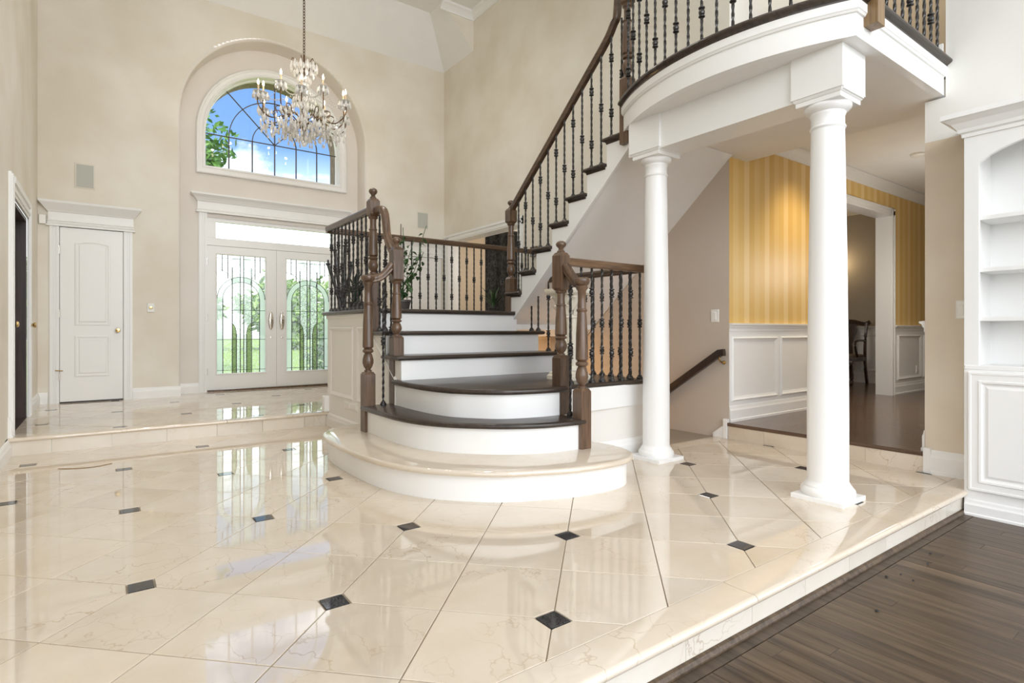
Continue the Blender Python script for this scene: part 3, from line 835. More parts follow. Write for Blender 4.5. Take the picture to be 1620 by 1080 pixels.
# hall opening in the right wall
H = empty('trim_2', (XR, 8.25, ZE)); struct(H, 'white casing of the side hall opening')
for y0, y1 in ((8.25, 8.36), (6.19, 6.30)):
    k = MB().box(XR - 0.02, y0, ZE, XR + 0.2, y1, 2.58); k.box(XR - 0.03, y0 + 0.02, ZE, XR, y0 + 0.045, 2.56); k.box(XR - 0.03, y1 - 0.04, ZE, XR, y1 - 0.015, 2.56); k.build('casing', 'white', H)
k = MB().box(XR - 0.02, 6.19, 2.47, XR + 0.2, 8.36, 2.58); k.box(XR - 0.03, 6.19, 2.49, XR, 8.36, 2.515); k.box(XR - 0.035, 6.19, 2.545, XR, 8.36, 2.58); k.build('head_casing', 'white', H)
hw_ = MB(); hw_.quad((7.4, 5.8, ZE), (7.4, 9.0, ZE), (7.4, 9.0, 2.75), (7.4, 5.8, 2.75)); hw_.quad((4.9, 8.6, ZE), (7.4, 8.6, ZE), (7.4, 8.6, 2.75), (4.9, 8.6, 2.75)); hw_.quad((4.9, 5.9, ZE), (7.4, 5.9, ZE), (7.4, 5.9, 2.75), (4.9, 5.9, 2.75))
struct(hw_.build('wall_hall', 'hall'), 'tan walls of the side hall beyond the landing')
struct(MB().box(4.9, 5.8, 2.75, 7.5, 9.0, 2.8).build('ceiling', 'ceiling'), 'white ceiling of the side hall')
lamp('side_hall_fill', 'POINT', (6.1, 7.0, 2.3), 34, (1, 0.93, 0.82), 0.15)  # added light for the side hall, no fixture built

# ------------------------------------------------------------------ staircase
ST = tag(empty('staircase', (2.7, 4.0, 0)), 'white staircase with dark stained treads rising from a curved marble bottom step to the balcony', 'staircase')
def ccw(p): return p if area(p) > 0 else p[::-1]
def outward(path, d):
    """open path moved outwards (right of the heading)"""
    P = [Vector(p[:2]) for p in path]; out = []
    for i in range(len(P)):
        t = (P[min(i + 1, len(P) - 1)] - P[max(i - 1, 0)]).normalized()
        out.append((P[i].x + t.y * d, P[i].y - t.x * d))
    return out
ZM, Z1, Z2, Z3, Z4, ZL = 0.19, 0.395, 0.60, 0.795, 0.993, 1.194
bm_ = spline([(1.90, 4.70), (1.62, 4.66), (1.46, 4.50), (1.40, 4.25), (1.385, 3.91), (1.41, 3.43), (1.498, 3.116), (1.641, 2.89), (1.865, 2.681), (2.062, 2.585), (2.28, 2.504), (2.572, 2.475), (2.76, 2.53), (2.86, 2.68), (2.87, 2.86), (2.80, 3.02), (2.70, 3.09)], 6)
b1 = spline([(1.70, 4.36), (1.694, 4.0), (1.70, 3.70), (1.75, 3.45), (1.869, 3.226), (2.09, 3.005), (2.30, 2.884), (2.50, 2.84), (2.66, 2.835)], 6)
b2 = spline([(1.91, 4.24), (1.905, 4.0), (1.91, 3.73), (1.94, 3.52), (2.0, 3.365), (2.176, 3.156), (2.38, 3.075), (2.60, 3.045), (2.68, 3.045)], 6)
def riser_curve(name, path, z0, z1, mat, back):
    pts = [p[:2] for p in path] + back
    return MB().rings(ccw(pts), [(0, z0), (0, z1)]).build(name, mat, ST, True)
def tread_slab(name, poly, z, th, mat, r=None, parent=ST):
    r = r or th / 2
    rg = [(r * (1 - math.cos(a)) , z - r + r * math.sin(a)) for a in (-PI / 2, -1.0, -0.5, 0, 0.5, 1.0, PI / 2)]
    rg = [(i_, (zz if zz > z - r else z - th + (zz - (z - 2 * r)))) for i_, zz in rg]
    return MB().rings(ccw(poly), rg).build(name, mat, parent, True)
bk = [(2.70, 3.2), (2.70, 4.7)]
riser_curve('riser', bm_, 0.0, ZM - 0.034, 'white', bk)
tread_slab('marble_tread', [p for p in outward(bm_, 0.045)] + bk, ZM, 0.038, 'marble')
riser_curve('riser', b1, ZM, Z1 - 0.034, 'white', [(2.66, 3.3), (2.66, 4.36)])
tread_slab('tread', outward(b1, 0.036) + [(2.72, 3.4), (2.72, 4.36)], Z1, 0.038, 'tread')
riser_curve('riser', b2, Z1, Z2 - 0.034, 'white', [(3.58, 3.10), (3.58, 4.24)])
tread_slab('tread', outward(b2, 0.036) + [(2.72, 3.08), (3.64, 3.08), (3.64, 4.24)], Z2, 0.042, 'tread')
# straight steps and landing
XW = 1.917
for z, y0, y1, x1 in ((Z3, 4.10, 4.44, 3.60), (Z4, 4.40, 4.76, 3.60)):
    MB().box(XW + 0.0, y0 + 0.035, z - 0.22, x1 - 0.05, y0 + 0.06, z - 0.036).build('riser', 'white', ST)
    tread_slab('tread', rect(XW - 0.045, y0, x1 + 0.01, y1), z, 0.038, 'tread')
MB().box(XW, 4.70 + 0.035, Z4 - 0.03, 3.50, 4.78, ZL - 0.036).build('riser', 'white', ST)
tread_slab('landing_nosing', rect(XW - 0.045, 4.70, 3.61, 4.84), ZL, 0.042, 'tread')
tread_slab('landing_nosing', rect(XW - 0.045, 4.83, XW + 0.11, 6.0), ZL, 0.042, 'tread')
tread_slab('landing_nosing', rect(XW + 0.10, 5.86, 4.68, 6.0), ZL, 0.042, 'tread')
for i in range(14):
    a = XW + 0.1 + (4.68 - XW - 0.1) * i / 14
    MB().box(a + 0.001, 4.83, ZL - 0.03, a + 0.196, 5.88, ZL - 0.001).build('landing_board', 'plank', ST)
MB().box(XW + 0.02, 4.80, ZL - 0.19, 4.68, 5.95, ZL - 0.035).build('landing_slab', 'white', ST)
# panelled side of the staircase, stepped with the treads
side = [(4.16, 0.0), (5.95, 0.0), (5.95, ZL - 0.04), (4.76, ZL - 0.04), (4.76, Z4 - 0.036), (4.44, Z4 - 0.036), (4.44, Z3 - 0.036), (4.16, Z3 - 0.036)]
MB().prism([(XW, y, z) for y, z in side], (0.04, 0, 0)).build('side_wall', 'panelwhite', ST)
MB().quad((XW, 5.95, 0), (4.68, 5.95, 0), (4.68, 5.95, ZL - 0.04), (XW, 5.95, ZL - 0.04)).build('back_wall', 'panelwhite', ST)
MB().box(XW - 0.012, 4.74, ZL - 0.075, XW, 5.96, ZL - 0.04).build('frieze', 'panelwhite', ST)
fn = wx(XW)
panel_mould('panel_moulding', rect(5.20, 0.33, 5.86, 1.03), fn, 'panelwhite', ST)
panel_mould('panel_moulding', [(4.22, 0.33), (5.09, 0.33), (5.09, 1.03), (4.82, 1.03), (4.22, 0.60)], fn, 'panelwhite', ST)
MB().mould([(XW, 4.45), (XW, 5.93)], BASE, 0.0).build('baseboard', 'panelwhite', ST)
MB().box(XW - 0.05, 5.90, ZE, XW + 0.02, 5.985, ZE + 0.165).build('baseboard_block', 'white', ST, bev=0.008)
# knee wall under the guard rail
MB().quad((2.66, 3.105, 0), (3.60, 3.105, 0), (3.60, 3.105, Z2 - 0.04), (2.66, 3.105, Z2 - 0.04)).build('knee_wall', 'panelwhite', ST)
MB().quad((3.60, 3.105, -1.7), (3.60, 5.95, -1.7), (3.60, 5.95, Z2 - 0.04), (3.60, 3.105, Z2 - 0.04)).build('knee_wall', 'panelwhite', ST)
MB().box(2.66, 3.09, Z2 - 0.075, 3.61, 3.105, Z2 - 0.04).build('apron', 'white', ST)
MB().mould([(3.60, 3.105), (2.8, 3.105)], BASE, 0.0).build('baseboard', 'white', ST)
# upper flight
RUN, RISE = 0.2405, 0.2055
XS0 = 3.47
def ny(k): return 4.876 - RUN * (k - 1)
sp_ = [(5.03, ZL - 0.15), (4.876 - 0.03, ZL - 0.01)]
prof = []
for k in range(1, 9):
    y = ny(k) - 0.03; z = ZL + RISE * k - 0.036
    prof += [(y, ZL + RISE * (k - 1) - (0.01 if k == 1 else 0.036)), (y, z)]
def sof(y): return 2.453 - 0.864 * (y - 3.187)
poly = [(4.80, sof(4.80)), (4.846, 1.16)] + prof[:] + [(3.02, prof[-1][1]), (3.02, sof(3.02))]
MB().prism([(XS0, y, z) for y, z in poly], (0.03, 0, 0)).build('stringer', 'white', ST)
a_, c_ = (4.83, sof(4.83)), (3.02, sof(3.02))
MB().prism([(XS0 - 0.012, a_[0], a_[1] - 0.004), (XS0 - 0.012, c_[0], c_[1] - 0.004), (XS0 - 0.012, c_[0], c_[1] + 0.04), (XS0 - 0.012, a_[0], a_[1] + 0.04)], (0.03, 0, 0)).build('stringer_trim', 'white', ST)
MB().quad((XS0, 4.95, sof(4.95)), (4.69, 4.95, sof(4.95)), (4.69, 3.0, sof(3.0)), (XS0, 3.0, sof(3.0))).build('soffit', 'soffit', ST)
for k in range(1, 8):
    z = ZL + RISE * k; y = ny(k)
    tread_slab('tread', rect(XS0 - 0.035, y - RUN - 0.02, 4.68, y), z, 0.034, 'tread')
    MB().mould([(XS0, y - 0.03), (XS0, y - RUN - 0.015)][::-1], [(0, 0), (0.006, 0), (0.02, 0.02), (0.024, 0.022), (0, 0.022)], z - 0.055).build('cove', 'tread', ST)
for k in range(1, 9):
    y = ny(k) - 0.03
    MB().box(XS0 + 0.02, y - 0.02, ZL + RISE * (k - 1), 4.68, y, ZL + RISE * k - 0.034).build('riser', 'white', ST)

# ------------------------------------------------------------------ balusters
BALS = {}
def baluster_mesh(h, kn):
    key = (round(h, 3), kn)
    if key in BALS: return BALS[key]
    mb = MB(); w = 0.0075; n = max(4, int(h / 0.022)); vs = []; fs = []
    for i in range(n + 1):
        z = h * i / n; a = i * 0.62 + PI / 4
        for j in range(4): vs.append((w * 1.35 * math.cos(a + j * PI / 2), w * 1.35 * math.sin(a + j * PI / 2), z))
    for i in range(n):
        for j in range(4):
            k = (j + 1) % 4; fs.append((i * 4 + j, i * 4 + k, i * 4 + 4 + k, i * 4 + 4 + j))
    mb.add(vs, fs)
    mb.lathe([(0.026, 0), (0.026, 0.012), (0.020, 0.018), (0.013, 0.032), (0.010, 0.034)], (0, 0, 0), 8)
    for z in kn:
        mb.lathe([(0.010, -0.036), (0.021, -0.031), (0.021, -0.025), (0.011, -0.020), (0.018, -0.012), (0.021, 0), (0.018, 0.012), (0.011, 0.020), (0.021, 0.025), (0.021, 0.031), (0.010, 0.036)], (0, 0, z), 10)
    me = bpy.data.meshes.new('baluster'); me.from_pydata(mb.v, [], mb.f); me.update()
    me.materials.append(M['iron'])
    BALS[key] = me; return me
def baluster(parent, x, y, z, h, kind=0):
    f = {0: (0.52,), 1: (0.25, 0.79), 2: (0.42,)}[kind] if h > 0.5 else ()
    return link('baluster', baluster_mesh(h, tuple(round(h * t, 3) for t in f)), None, parent, loc=(x, y, z))

# ------------------------------------------------------------------ newels and rails
def newel(parent, x, y, z0, zb, zu0=None, zu1=None, ztop=None, mat='newel', s=0.045, vol=None):
    """square base to zb, turned shaft, square head zu0..zu1 with a ball, or a turned volute cap up to vol"""
    g = bpy.data.objects.new('newel_post', None)
    b = MB().rings(rect(x - s, y - s, x + s, y + s), [(0, z0), (0, zb - 0.02), (0.012, zb)]).build('newel_post', mat, parent)
    z1 = zu0 if zu0 else vol
    L = z1 - zb
    pr = [(0.030, -0.005), (0.030, 0.012), (0.020, 0.020), (0.036, 0.045), (0.044, 0.075), (0.043, 0.10), (0.034, 0.135), (0.026, 0.150), (0.040, 0.158), (0.044, 0.168), (0.040, 0.178), (0.030, 0.186), (0.043, 0.20)]
    sc = min(1.0, L / 0.62)
    pr = [(r, z * sc if z > 0 else z) for r, z in pr]
    zt = 0.20 * sc; rem = L - zt
    pr += [(0.043, zt + 0.02), (0.040, zt + rem * 0.35), (0.032, zt + rem * 0.62), (0.031, zt + rem * 0.64), (0.037, zt + rem * 0.655), (0.037, zt + rem * 0.675), (0.030, zt + rem * 0.69), (0.027, zt + rem * 0.80), (0.029, zt + rem * 0.93), (0.040, zt + rem * 0.96), (0.042, zt + rem * 0.985), (0.036, L + 0.002)]
    MB().lathe(pr, (x, y, zb), 18).build('turned_shaft', mat, b, True)
    if zu0:
        MB().rings(rect(x - s, y - s, x + s, y + s), [(0.014, zu0), (0, zu0 + 0.018), (0, zu1 - 0.02), (0.012, zu1), (0.015, zu1 + 0.004)]).build('newel_head', mat, b)
        h = ztop - zu1
        MB().lathe([(0.028, 0), (0.030, h * 0.12), (0.022, h * 0.22), (0.017, h * 0.34), (0.020, h * 0.42), (0.034, h * 0.56), (0.038, h * 0.72), (0.033, h * 0.86), (0.018, h * 0.97), (0.0, h)], (x, y, zu1), 18).build('ball_finial', mat, b, True)
    else:
        MB().lathe([(0.034, 0), (0.050, 0.012), (0.057, 0.030), (0.055, 0.045), (0.040, 0.056), (0.0, 0.058)], (x, y, vol), 20).build('volute_cap', mat, b, True)
    return b
RAIL = [(-0.020, 0), (-0.028, 0.010), (-0.026, 0.020), (-0.032, 0.032), (-0.031, 0.046), (-0.022, 0.058), (0, 0.063), (0.022, 0.058), (0.031, 0.046), (0.032, 0.032), (0.026, 0.020), (0.028, 0.010), (0.020, 0)]
def rail(parent, path, mat, nm='handrail', smooth_n=0):
    if smooth_n: path = spline(path, smooth_n)
    return MB().sweep(RAIL, path).build(nm, mat, parent, True)

# landing guard, left side and back
G1 = tag(empty('landing_railing', (1.93, 5.3, ZL)), 'black iron and walnut railing along the left edge of the stair landing', 'railing')
newel(G1, 1.93, 4.745, Z4, 1.50, 2.00, 2.155, 2.255)
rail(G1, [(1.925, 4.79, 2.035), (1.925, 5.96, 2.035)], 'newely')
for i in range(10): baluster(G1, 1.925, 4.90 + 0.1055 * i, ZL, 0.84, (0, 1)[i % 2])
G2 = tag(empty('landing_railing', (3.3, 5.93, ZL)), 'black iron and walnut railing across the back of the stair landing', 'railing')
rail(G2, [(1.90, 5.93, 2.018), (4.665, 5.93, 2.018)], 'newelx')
MB().box(4.655, 5.86, 1.985, 4.685, 6.0, 2.12).build('rosette', 'newelx', G2, bev=0.006)
for i in range(25): baluster(G2, 2.03 + 0.106 * i, 5.93, ZL, 0.825, (0, 1)[i % 2])
# left side of the lower flight
G3 = tag(empty('stair_railing', (1.9, 4.3, Z1)), 'short railing with curved handrail down the left of the lower stairs', 'railing')
n1 = newel(G3, 1.72, 4.335, ZM, 0.665, vol=1.385)
n3 = newel(G3, 1.95, 4.30, Z1, 0.955, 1.40, 1.675, 1.765)
rail(G3, [(1.945, 4.70, 2.02), (1.945, 4.62, 2.018), (1.945, 4.56, 1.99), (1.945, 4.535, 1.92), (1.945, 4.515, 1.83), (1.945, 4.48, 1.74), (1.948, 4.42, 1.66), (1.95, 4.33, 1.585)], 'newel', smooth_n=5)
rail(G3, [(1.935, 4.30, 1.52), (1.90, 4.30, 1.47), (1.85, 4.31, 1.415), (1.79, 4.325, 1.385), (1.72, 4.335, 1.378)], 'newel', smooth_n=5)
baluster(G3, 1.835, 4.30, Z1, 0.99, 0)
for y, z, h in ((4.36, Z3, 0.80), (4.48, Z4, 0.72), (4.60, Z4, 1.0)): baluster(G3, 1.93, y, z, h, 1)
# right side of the lower flight and the stairwell guard
G4 = tag(empty('stair_railing', (2.67, 3.0, Z1)), 'short curved railing with two newel posts at the right of the bottom steps', 'railing')
newel(G4, 2.665, 2.85, ZM, 0.60, vol=1.305)
newel(G4, 2.675, 3.08, Z1, 0.82, 1.285, 1.555, 1.645)
rail(G4, [(2.675, 3.06, 1.44), (2.68, 3.01, 1.375), (2.685, 2.96, 1.32), (2.68, 2.91, 1.297), (2.665, 2.85, 1.295)], 'newel', smooth_n=5)
baluster(G4, 2.665, 2.968, Z1, 0.92, 0)
G5 = tag(empty('stairwell_railing', (3.3, 3.12, Z2)), 'black iron railing with oak handrail guarding the stairwell beside the left column', 'railing')
rail(G5, [(2.70, 3.12, 1.473), (3.635, 3.12, 1.473)], 'newelx')
rail(G5, [(3.60, 3.15, 1.473), (3.60, 4.43, 1.473)], 'newely')
for i in range(8): baluster(G5, 2.812 + 0.109 * i, 3.13, Z2, 0.875, (1, 0)[i % 2])
for i in range(8): baluster(G5, 3.595, 3.26 + 0.108 * i, Z2, 0.875, (0, 1)[i % 2])
for y, z in ((4.17, Z3), (4.30, Z3), (4.46, Z4), (4.57, Z4)): baluster(G5, 3.57, y, z, max(0.12, min(1.473, sof(y) - 0.01) - z), 1)
# upper flight
G6 = tag(empty('stair_railing', (3.5, 4.0, 1.6)), 'long railing climbing the upper flight to the balcony', 'railing')
XB_ = 3.50
newel(G6, XB_, 4.835, ZL, 1.56, 2.13, 2.285, 2.375)
def rz(y): return 2.303 + 0.868 * (4.83 - y) - 0.075
pts = [(XB_, 4.80, rz(4.80)), (XB_, 3.46, rz(3.46)), (XB_, 3.38, rz(3.38) + 0.01), (XB_, 3.325, rz(3.325) + 0.04), (XB_, 3.29, 3.62), (XB_, 3.275, 3.72), (XB_, 3.268, 3.85)]
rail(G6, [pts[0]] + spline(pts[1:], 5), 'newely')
for k in range(1, 8):
    for t, kd in ((0.055, 1), (0.175, 0)):
        y = ny(k) - t; z = ZL + RISE * k
        if k == 1 and t < 0.1: continue
        baluster(G6, XB_, y, z, rz(y) - z + 0.01, kd)
newel(G6, XB_ - 0.03, 3.17, 2.52, 3.07, 3.66, 3.95, 4.05)

# ------------------------------------------------------------------ balcony
ZB = 2.84
BA = tag(empty('balcony', (4.0, 2.2, 2.6)), 'white bowed balcony with dark nosing carried on two columns', 'balcony')
cxb, cyb, rb = 4.825, 2.205, 1.70
arcp = []
for i in range(25):
    y = 3.17 + (1.385 - 3.17) * i / 24
    arcp.append((cxb - math.sqrt(rb * rb - (y - cyb) ** 2), y))
path = (arcp + [(4.68, 1.385)])[::-1]
FAS = [(0, 0.014), (0, 0.15), (0.016, 0.155), (0.02, 0.172), (0.034, 0.182), (0.034, 0.195), (0, 0.195)]
MB().mould(path, [(-0.05, 0), (0.0, 0.0), (0.0, 0.195), (-0.05, 0.195)], 2.614).build('fascia', 'white', BA)
MB().mould(path, [(0, 0.125), (0.010, 0.128), (0.016, 0.140), (0.020, 0.143), (0.020, 0.192), (0, 0.192)], 2.614).build('fascia_moulding', 'white', BA)
MB().mould(path, [(-0.05, 0.19), (0.020, 0.19), (0.022, 0.200), (0.034, 0.206), (0.046, 0.214), (0.050, 0.224), (0.046, 0.236), (-0.05, 0.238)], 2.614).build('nosing', 'tread', BA)
flo = arcp + [(4.68, 1.385), (5.0, 1.385), (5.0, 3.17)]
MB().poly([(x, y, ZB) for x, y in flo]).build('balcony_floor', 'plankred', BA)
so = arcp + [(4.68, 1.385), (5.0, 1.385), (5.0, 3.05), (4.68, 3.05), (4.68, 3.17)]
MB().poly([(x, y, 2.616) for x, y in so]).build('soffit', 'soffit', BA)
MB().box(3.365, 1.46, 2.362, 3.62, 3.06, 2.618).build('beam', 'white', BA)
newel(BA, 3.475, 1.36, 2.69, 3.27, 3.6, 3.8, 3.9, 'newellight', 0.046)
G7 = tag(empty('balcony_railing', (3.2, 2.2, ZB)), 'black iron railing around the bowed edge of the balcony', 'railing')
ib = [(cxb - math.sqrt((rb - 0.02) ** 2 - (y - cyb) ** 2), y) for y in [3.10 - 0.1085 * i for i in range(16)]]
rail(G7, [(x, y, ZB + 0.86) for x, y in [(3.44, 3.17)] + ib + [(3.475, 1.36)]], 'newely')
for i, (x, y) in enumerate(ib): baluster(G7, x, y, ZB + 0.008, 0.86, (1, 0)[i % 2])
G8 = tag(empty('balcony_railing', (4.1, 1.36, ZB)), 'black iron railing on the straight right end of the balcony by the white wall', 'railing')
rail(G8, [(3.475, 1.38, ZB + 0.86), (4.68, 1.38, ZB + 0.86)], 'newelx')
for i in range(9): baluster(G8, 3.62 + 0.117 * i, 1.385, ZB + 0.008, 0.86, (0, 1, 0)[i % 3])
# upper hall
uh = MB(); uh.quad((5.0, 1.385, 2.96), (6.4, 1.385, 2.96), (6.4, 3.17, 2.96), (5.0, 3.17, 2.96)); uh.quad((6.4, 1.2, 2.96), (6.4, 3.3, 2.96), (6.4, 3.3, 5.4), (6.4, 1.2, 5.4)); uh.quad((4.69, 3.05, 2.91), (6.4, 3.05, 2.91), (6.4, 3.05, 5.4), (4.69, 3.05, 5.4)); uh.quad((4.68, 1.375, 2.91), (6.4, 1.375, 2.91), (6.4, 1.375, 5.4), (4.68, 1.375, 5.4))
struct(uh.build('wall_upper_hall', 'greywhite'), 'pale walls of the upper hall behind the balcony')
struct(MB().box(6.36, 1.45, 2.961, 6.398, 2.35, 4.85).build('door_5', 'hall'), 'tan door at the end of the upper hall')
struct(MB().box(4.7, 1.38, 5.3, 6.4, 3.05, 5.35).build('ceiling', 'ceiling'), 'ceiling of the upper hall')
struct(MB().quad((4.69, 1.5, 5.2), (4.69, 3.05, 5.2), (4.69, 3.05, 5.95), (4.69, 1.5, 5.95)).build('wall_right', 'cream'))
MB().box(4.668, 1.387, ZB, 4.68, 1.46, ZB + 0.13).build('baseboard_end', 'white', BA)
lamp('upper_hall_fill', 'POINT', (5.6, 2.3, 4.9), 9, (1, 0.93, 0.8), 0.15)  # unseen light added in the upper hall, without a fixture

# ------------------------------------------------------------------ columns
def column(x, y, k, label):
    C = tag(empty('column', (x, y, 0)), label, 'column', 'white columns under the balcony')
    p = 0.147
    MB().rings(rect(x - p, y - p, x + p, y + p), [(0, 0), (0, 0.024), (0.002, 0.026)]).build('plinth', 'whitegloss', C)
    pr = [(0.138, 0.026), (0.143, 0.034), (0.147, 0.046), (0.144, 0.062), (0.136, 0.072), (0.130, 0.075), (0.130, 0.081), (0.125, 0.088), (0.120, 0.092), (0.113, 0.108)]
    MB().lathe([(r * k, z) for r, z in pr], (x, y, 0), 40).build('base', 'whitegloss', C, True)
    sh = [(0.111, 0.10), (0.111, 0.5), (0.1085, 0.8), (0.104, 1.2), (0.099, 1.6), (0.094, 1.95), (0.0895, 2.19)]
    MB().lathe([(r * k, z) for r, z in sh], (x, y, 0), 40).build('shaft', 'whitegloss', C, True)
    cp = [(0.0895, 2.185), (0.095, 2.190), (0.098, 2.197), (0.095, 2.204), (0.090, 2.208), (0.090, 2.262), (0.094, 2.268), (0.096, 2.276), (0.096, 2.282), (0.112, 2.292), (0.124, 2.306), (0.127, 2.318), (0.124, 2.328)]
    MB().lathe([(r * k, z) for r, z in cp], (x, y, 0), 40).build('capital', 'whitegloss', C, True)
    q = 0.127
    MB().rings(rect(x - q, y - q, x + q, y + q), [(0.002, 2.326), (0, 2.328), (0, 2.352), (-0.006, 2.356), (-0.012, 2.368), (-0.012, 2.372)]).build('abacus', 'whitegloss', C)
    MB().box(x - 0.146, y - 0.146, 2.372, x + 0.146, y + 0.146, 2.63).build('impost_block', 'white', C)
column(3.49, 2.89, 0.92, 'white round column standing at the stairwell railing, farther from the bookcase')
column(3.49, 1.605, 1.0, 'white round column standing free at the front, nearer to the bookcase')

# ------------------------------------------------------------------ stairwell going down
SW = tag(empty('basement_stairs', (4.15, 3.2, 0)), 'dark stairs going down beside the taupe wall under the upper flight', 'stairs')
for k in range(1, 8):
    z = -0.19 * k; y = 3.165 + 0.26 * (k - 1)
    MB().box(3.62, y, z - 0.03, 4.68, y + 0.28, z).build('tread', 'tread', SW)
    MB().box(3.62, y - 0.001, z, 4.68, y + 0.02, z + 0.16).build('riser', 'panelwhite', SW)
struct(MB().box(3.60, 5.5, -1.75, 4.69, 5.55, 1.0).build('wall_stairwell', 'hall'), 'tan end wall of the stairwell')
panel_mould('panel_moulding', rect(3.66, 0.2, 4.6, 0.93), wy(5.5), 'hall', SW)
struct(MB().box(3.6, 3.1, -1.75, 4.7, 5.6, -1.7).build('floor', 'tread'), 'lower floor at the foot of the stairwell')
sk = MB().prism([(4.66, 3.185, -0.02), (4.66, 3.185, 0.034), (4.66, 3.075, 0.115), (4.66, 3.075, -0.02)], (0.02, 0, 0)); sk.build('skirt_board', 'white', SW)
MB().box(4.655, 3.035, -0.01, 4.69, 3.078, 0.178).build('skirt_end', 'white', SW, bev=0.004)
lamp('assumed_stairwell_lamp', 'POINT', (3.8, 5.2, 0.35), 9, (1.0, 0.62, 0.28), 0.08)  # assumed lamp below for the warm glow, none built
HR = tag(empty('wall_handrail', (4.62, 3.05, 0.8)), 'dark wood handrail on brass brackets along the taupe stairwell wall', 'handrail')
sl_ = -0.72
MB().sweep([(-0.02, -0.032), (0.02, -0.032), (0.024, 0.0), (0.02, 0.032), (-0.02, 0.032), (-0.024, 0)], [(4.615, 3.035, 0.795), (4.615, 3.08, 0.79), (4.615, 3.65, 0.408), (4.615, 5.4, -0.76)]).build('handrail', 'darkdoor', HR, True)
for y in (3.09, 4.2):
    z = 0.79 + (3.08 - y) * 0.67
    MB().tube([(4.685, y - 0.01, z - 0.085), (4.65, y - 0.01, z - 0.085), (4.62, y, z - 0.06), (4.615, y, z - 0.03)], 0.008).build('bracket', 'brass', HR, True)
    q = MB().lathe([(0.018, 0), (0.018, 0.008)], (0, 0, 0), 12).build('bracket_rose', 'brass', HR); q.rotation_euler = (0, -PI / 2, 0); q.location = (4.685, y - 0.01, z - 0.085)
# carved pedestal on the wide step
PD = tag(empty('pedestal', (3.07, 3.44, Z2)), 'cream carved plaster pedestal with leafy capital standing behind the stairwell railing', 'pedestal')
px_, py_ = 3.07, 3.44
MB().rings(rect(px_ - 0.125, py_ - 0.125, px_ + 0.125, py_ + 0.125), [(0, Z2), (0, Z2 + 0.03), (0.01, Z2 + 0.04), (0.012, Z2 + 0.055), (0.03, Z2 + 0.065)]).build('base', 'plinthcream', PD)
MB().lathe([(0.105, 0.06), (0.112, 0.08), (0.105, 0.10), (0.095, 0.11)], (px_, py_, Z2), 24).build('base_ring', 'plinthcream', PD, True)
nf = 14; vs = []; fs = []; pn = nf * 4
for z in (0.10, 0.50):
    for i in range(pn):
        r = (0.092, 0.090, 0.079, 0.090)[i % 4]; a = 2 * PI * i / pn
        vs.append((px_ + r * math.cos(a), py_ + r * math.sin(a), Z2 + z))
for i in range(pn): fs.append((i, (i + 1) % pn, pn + (i + 1) % pn, pn + i))
MB().add(vs, fs).build('fluted_shaft', 'plinthcream', PD)
MB().lathe([(0.090, 0.495), (0.098, 0.50), (0.092, 0.515), (0.088, 0.53), (0.092, 0.60), (0.115, 0.68), (0.12, 0.69)], (px_, py_, Z2), 24).build('capital_bell', 'plinthcream', PD, True)
for row, (z0, z1, r0) in enumerate(((0.52, 0.60, 0.092), (0.56, 0.67, 0.096))):
    for i in range(8):
        a = 2 * PI * (i + 0.5 * row) / 8; ca, sa = math.cos(a), math.sin(a); w = 0.032
        lp = []
        for t, rr, ww in ((0, r0, w), (0.5, r0 + 0.008, w * 1.1), (0.85, r0 + 0.028, w * 0.8), (1.0, r0 + 0.044, w * 0.45), (0.9, r0 + 0.052, w * 0.3)):
            z = Z2 + z0 + (z1 - z0) * t
            lp.append(((px_ + rr * ca - ww * sa, py_ + rr * sa + ww * ca, z), (px_ + (rr + 0.006) * ca, py_ + (rr + 0.006) * sa, z), (px_ + rr * ca + ww * sa, py_ + rr * sa - ww * ca, z)))
        k = MB(); k.add([p for r_ in lp for p in r_], [(j * 3 + c, j * 3 + c + 1, j * 3 + c + 4, j * 3 + c + 3) for j in range(4) for c in (0, 1)])
        k.build('acanthus_leaf', 'plinthcream', PD, True)
MB().rings(rect(px_ - 0.14, py_ - 0.14, px_ + 0.14, py_ + 0.14), [(0.02, Z2 + 0.685), (0.004, Z2 + 0.70), (0, Z2 + 0.715), (0, Z2 + 0.735)]).build('abacus', 'plinthcream', PD)

# ------------------------------------------------------------------ bookcase
BC = tag(empty('bookcase', (4.36, 0.6, ZF)), 'white built-in bookcase with arched open shelves over a panelled cupboard', 'bookcase')
XF, y1b, y0b = 4.36, 1.185, 0.04
ft = MB(); cyk = (1.115 + 0.11) / 2; hwk = (1.115 - 0.11) / 2
ft.box(XF, 1.113, 0.76, XF + 0.03, y1b, 2.33); ft.box(XF, y0b, 0.76, XF + 0.03, 0.112, 2.33); ft.box(XF, 0.112, 0.76, XF + 0.03, 1.113, 0.783)
na = 20
for i in range(na):
    ya, yb = 1.113 - (1.001) * i / na, 1.113 - 1.001 * (i + 1) / na
    za, zb_ = [2.022 + 0.135 * math.sqrt(max(0, 1 - ((y - cyk) / hwk) ** 2)) ** 1.4 for y in (ya, yb)]
    ft.prism([(XF, ya, za), (XF, yb, zb_), (XF, yb, 2.33), (XF, ya, 2.33)], (0.03, 0, 0))
ft.build('face_frame', 'white', BC)
cs = MB(); cs.box(XF + 0.03, 1.127, 0.74, 4.675, y1b - 0.002, 2.30); cs.box(XF + 0.03, y0b, 0.74, 4.675, 0.10, 2.30); cs.box(4.655, y0b, 0.7, 4.677, y1b, 2.30); cs.box(XF + 0.03, y0b, 2.24, 4.675, y1b, 2.30)
cs.build('carcass', 'white', BC)
for z in (1.705, 1.385, 1.082): MB().box(XF + 0.025, 0.10, z - 0.026, 4.655, 1.126, z).build('shelf', 'white', BC, bev=0.002)
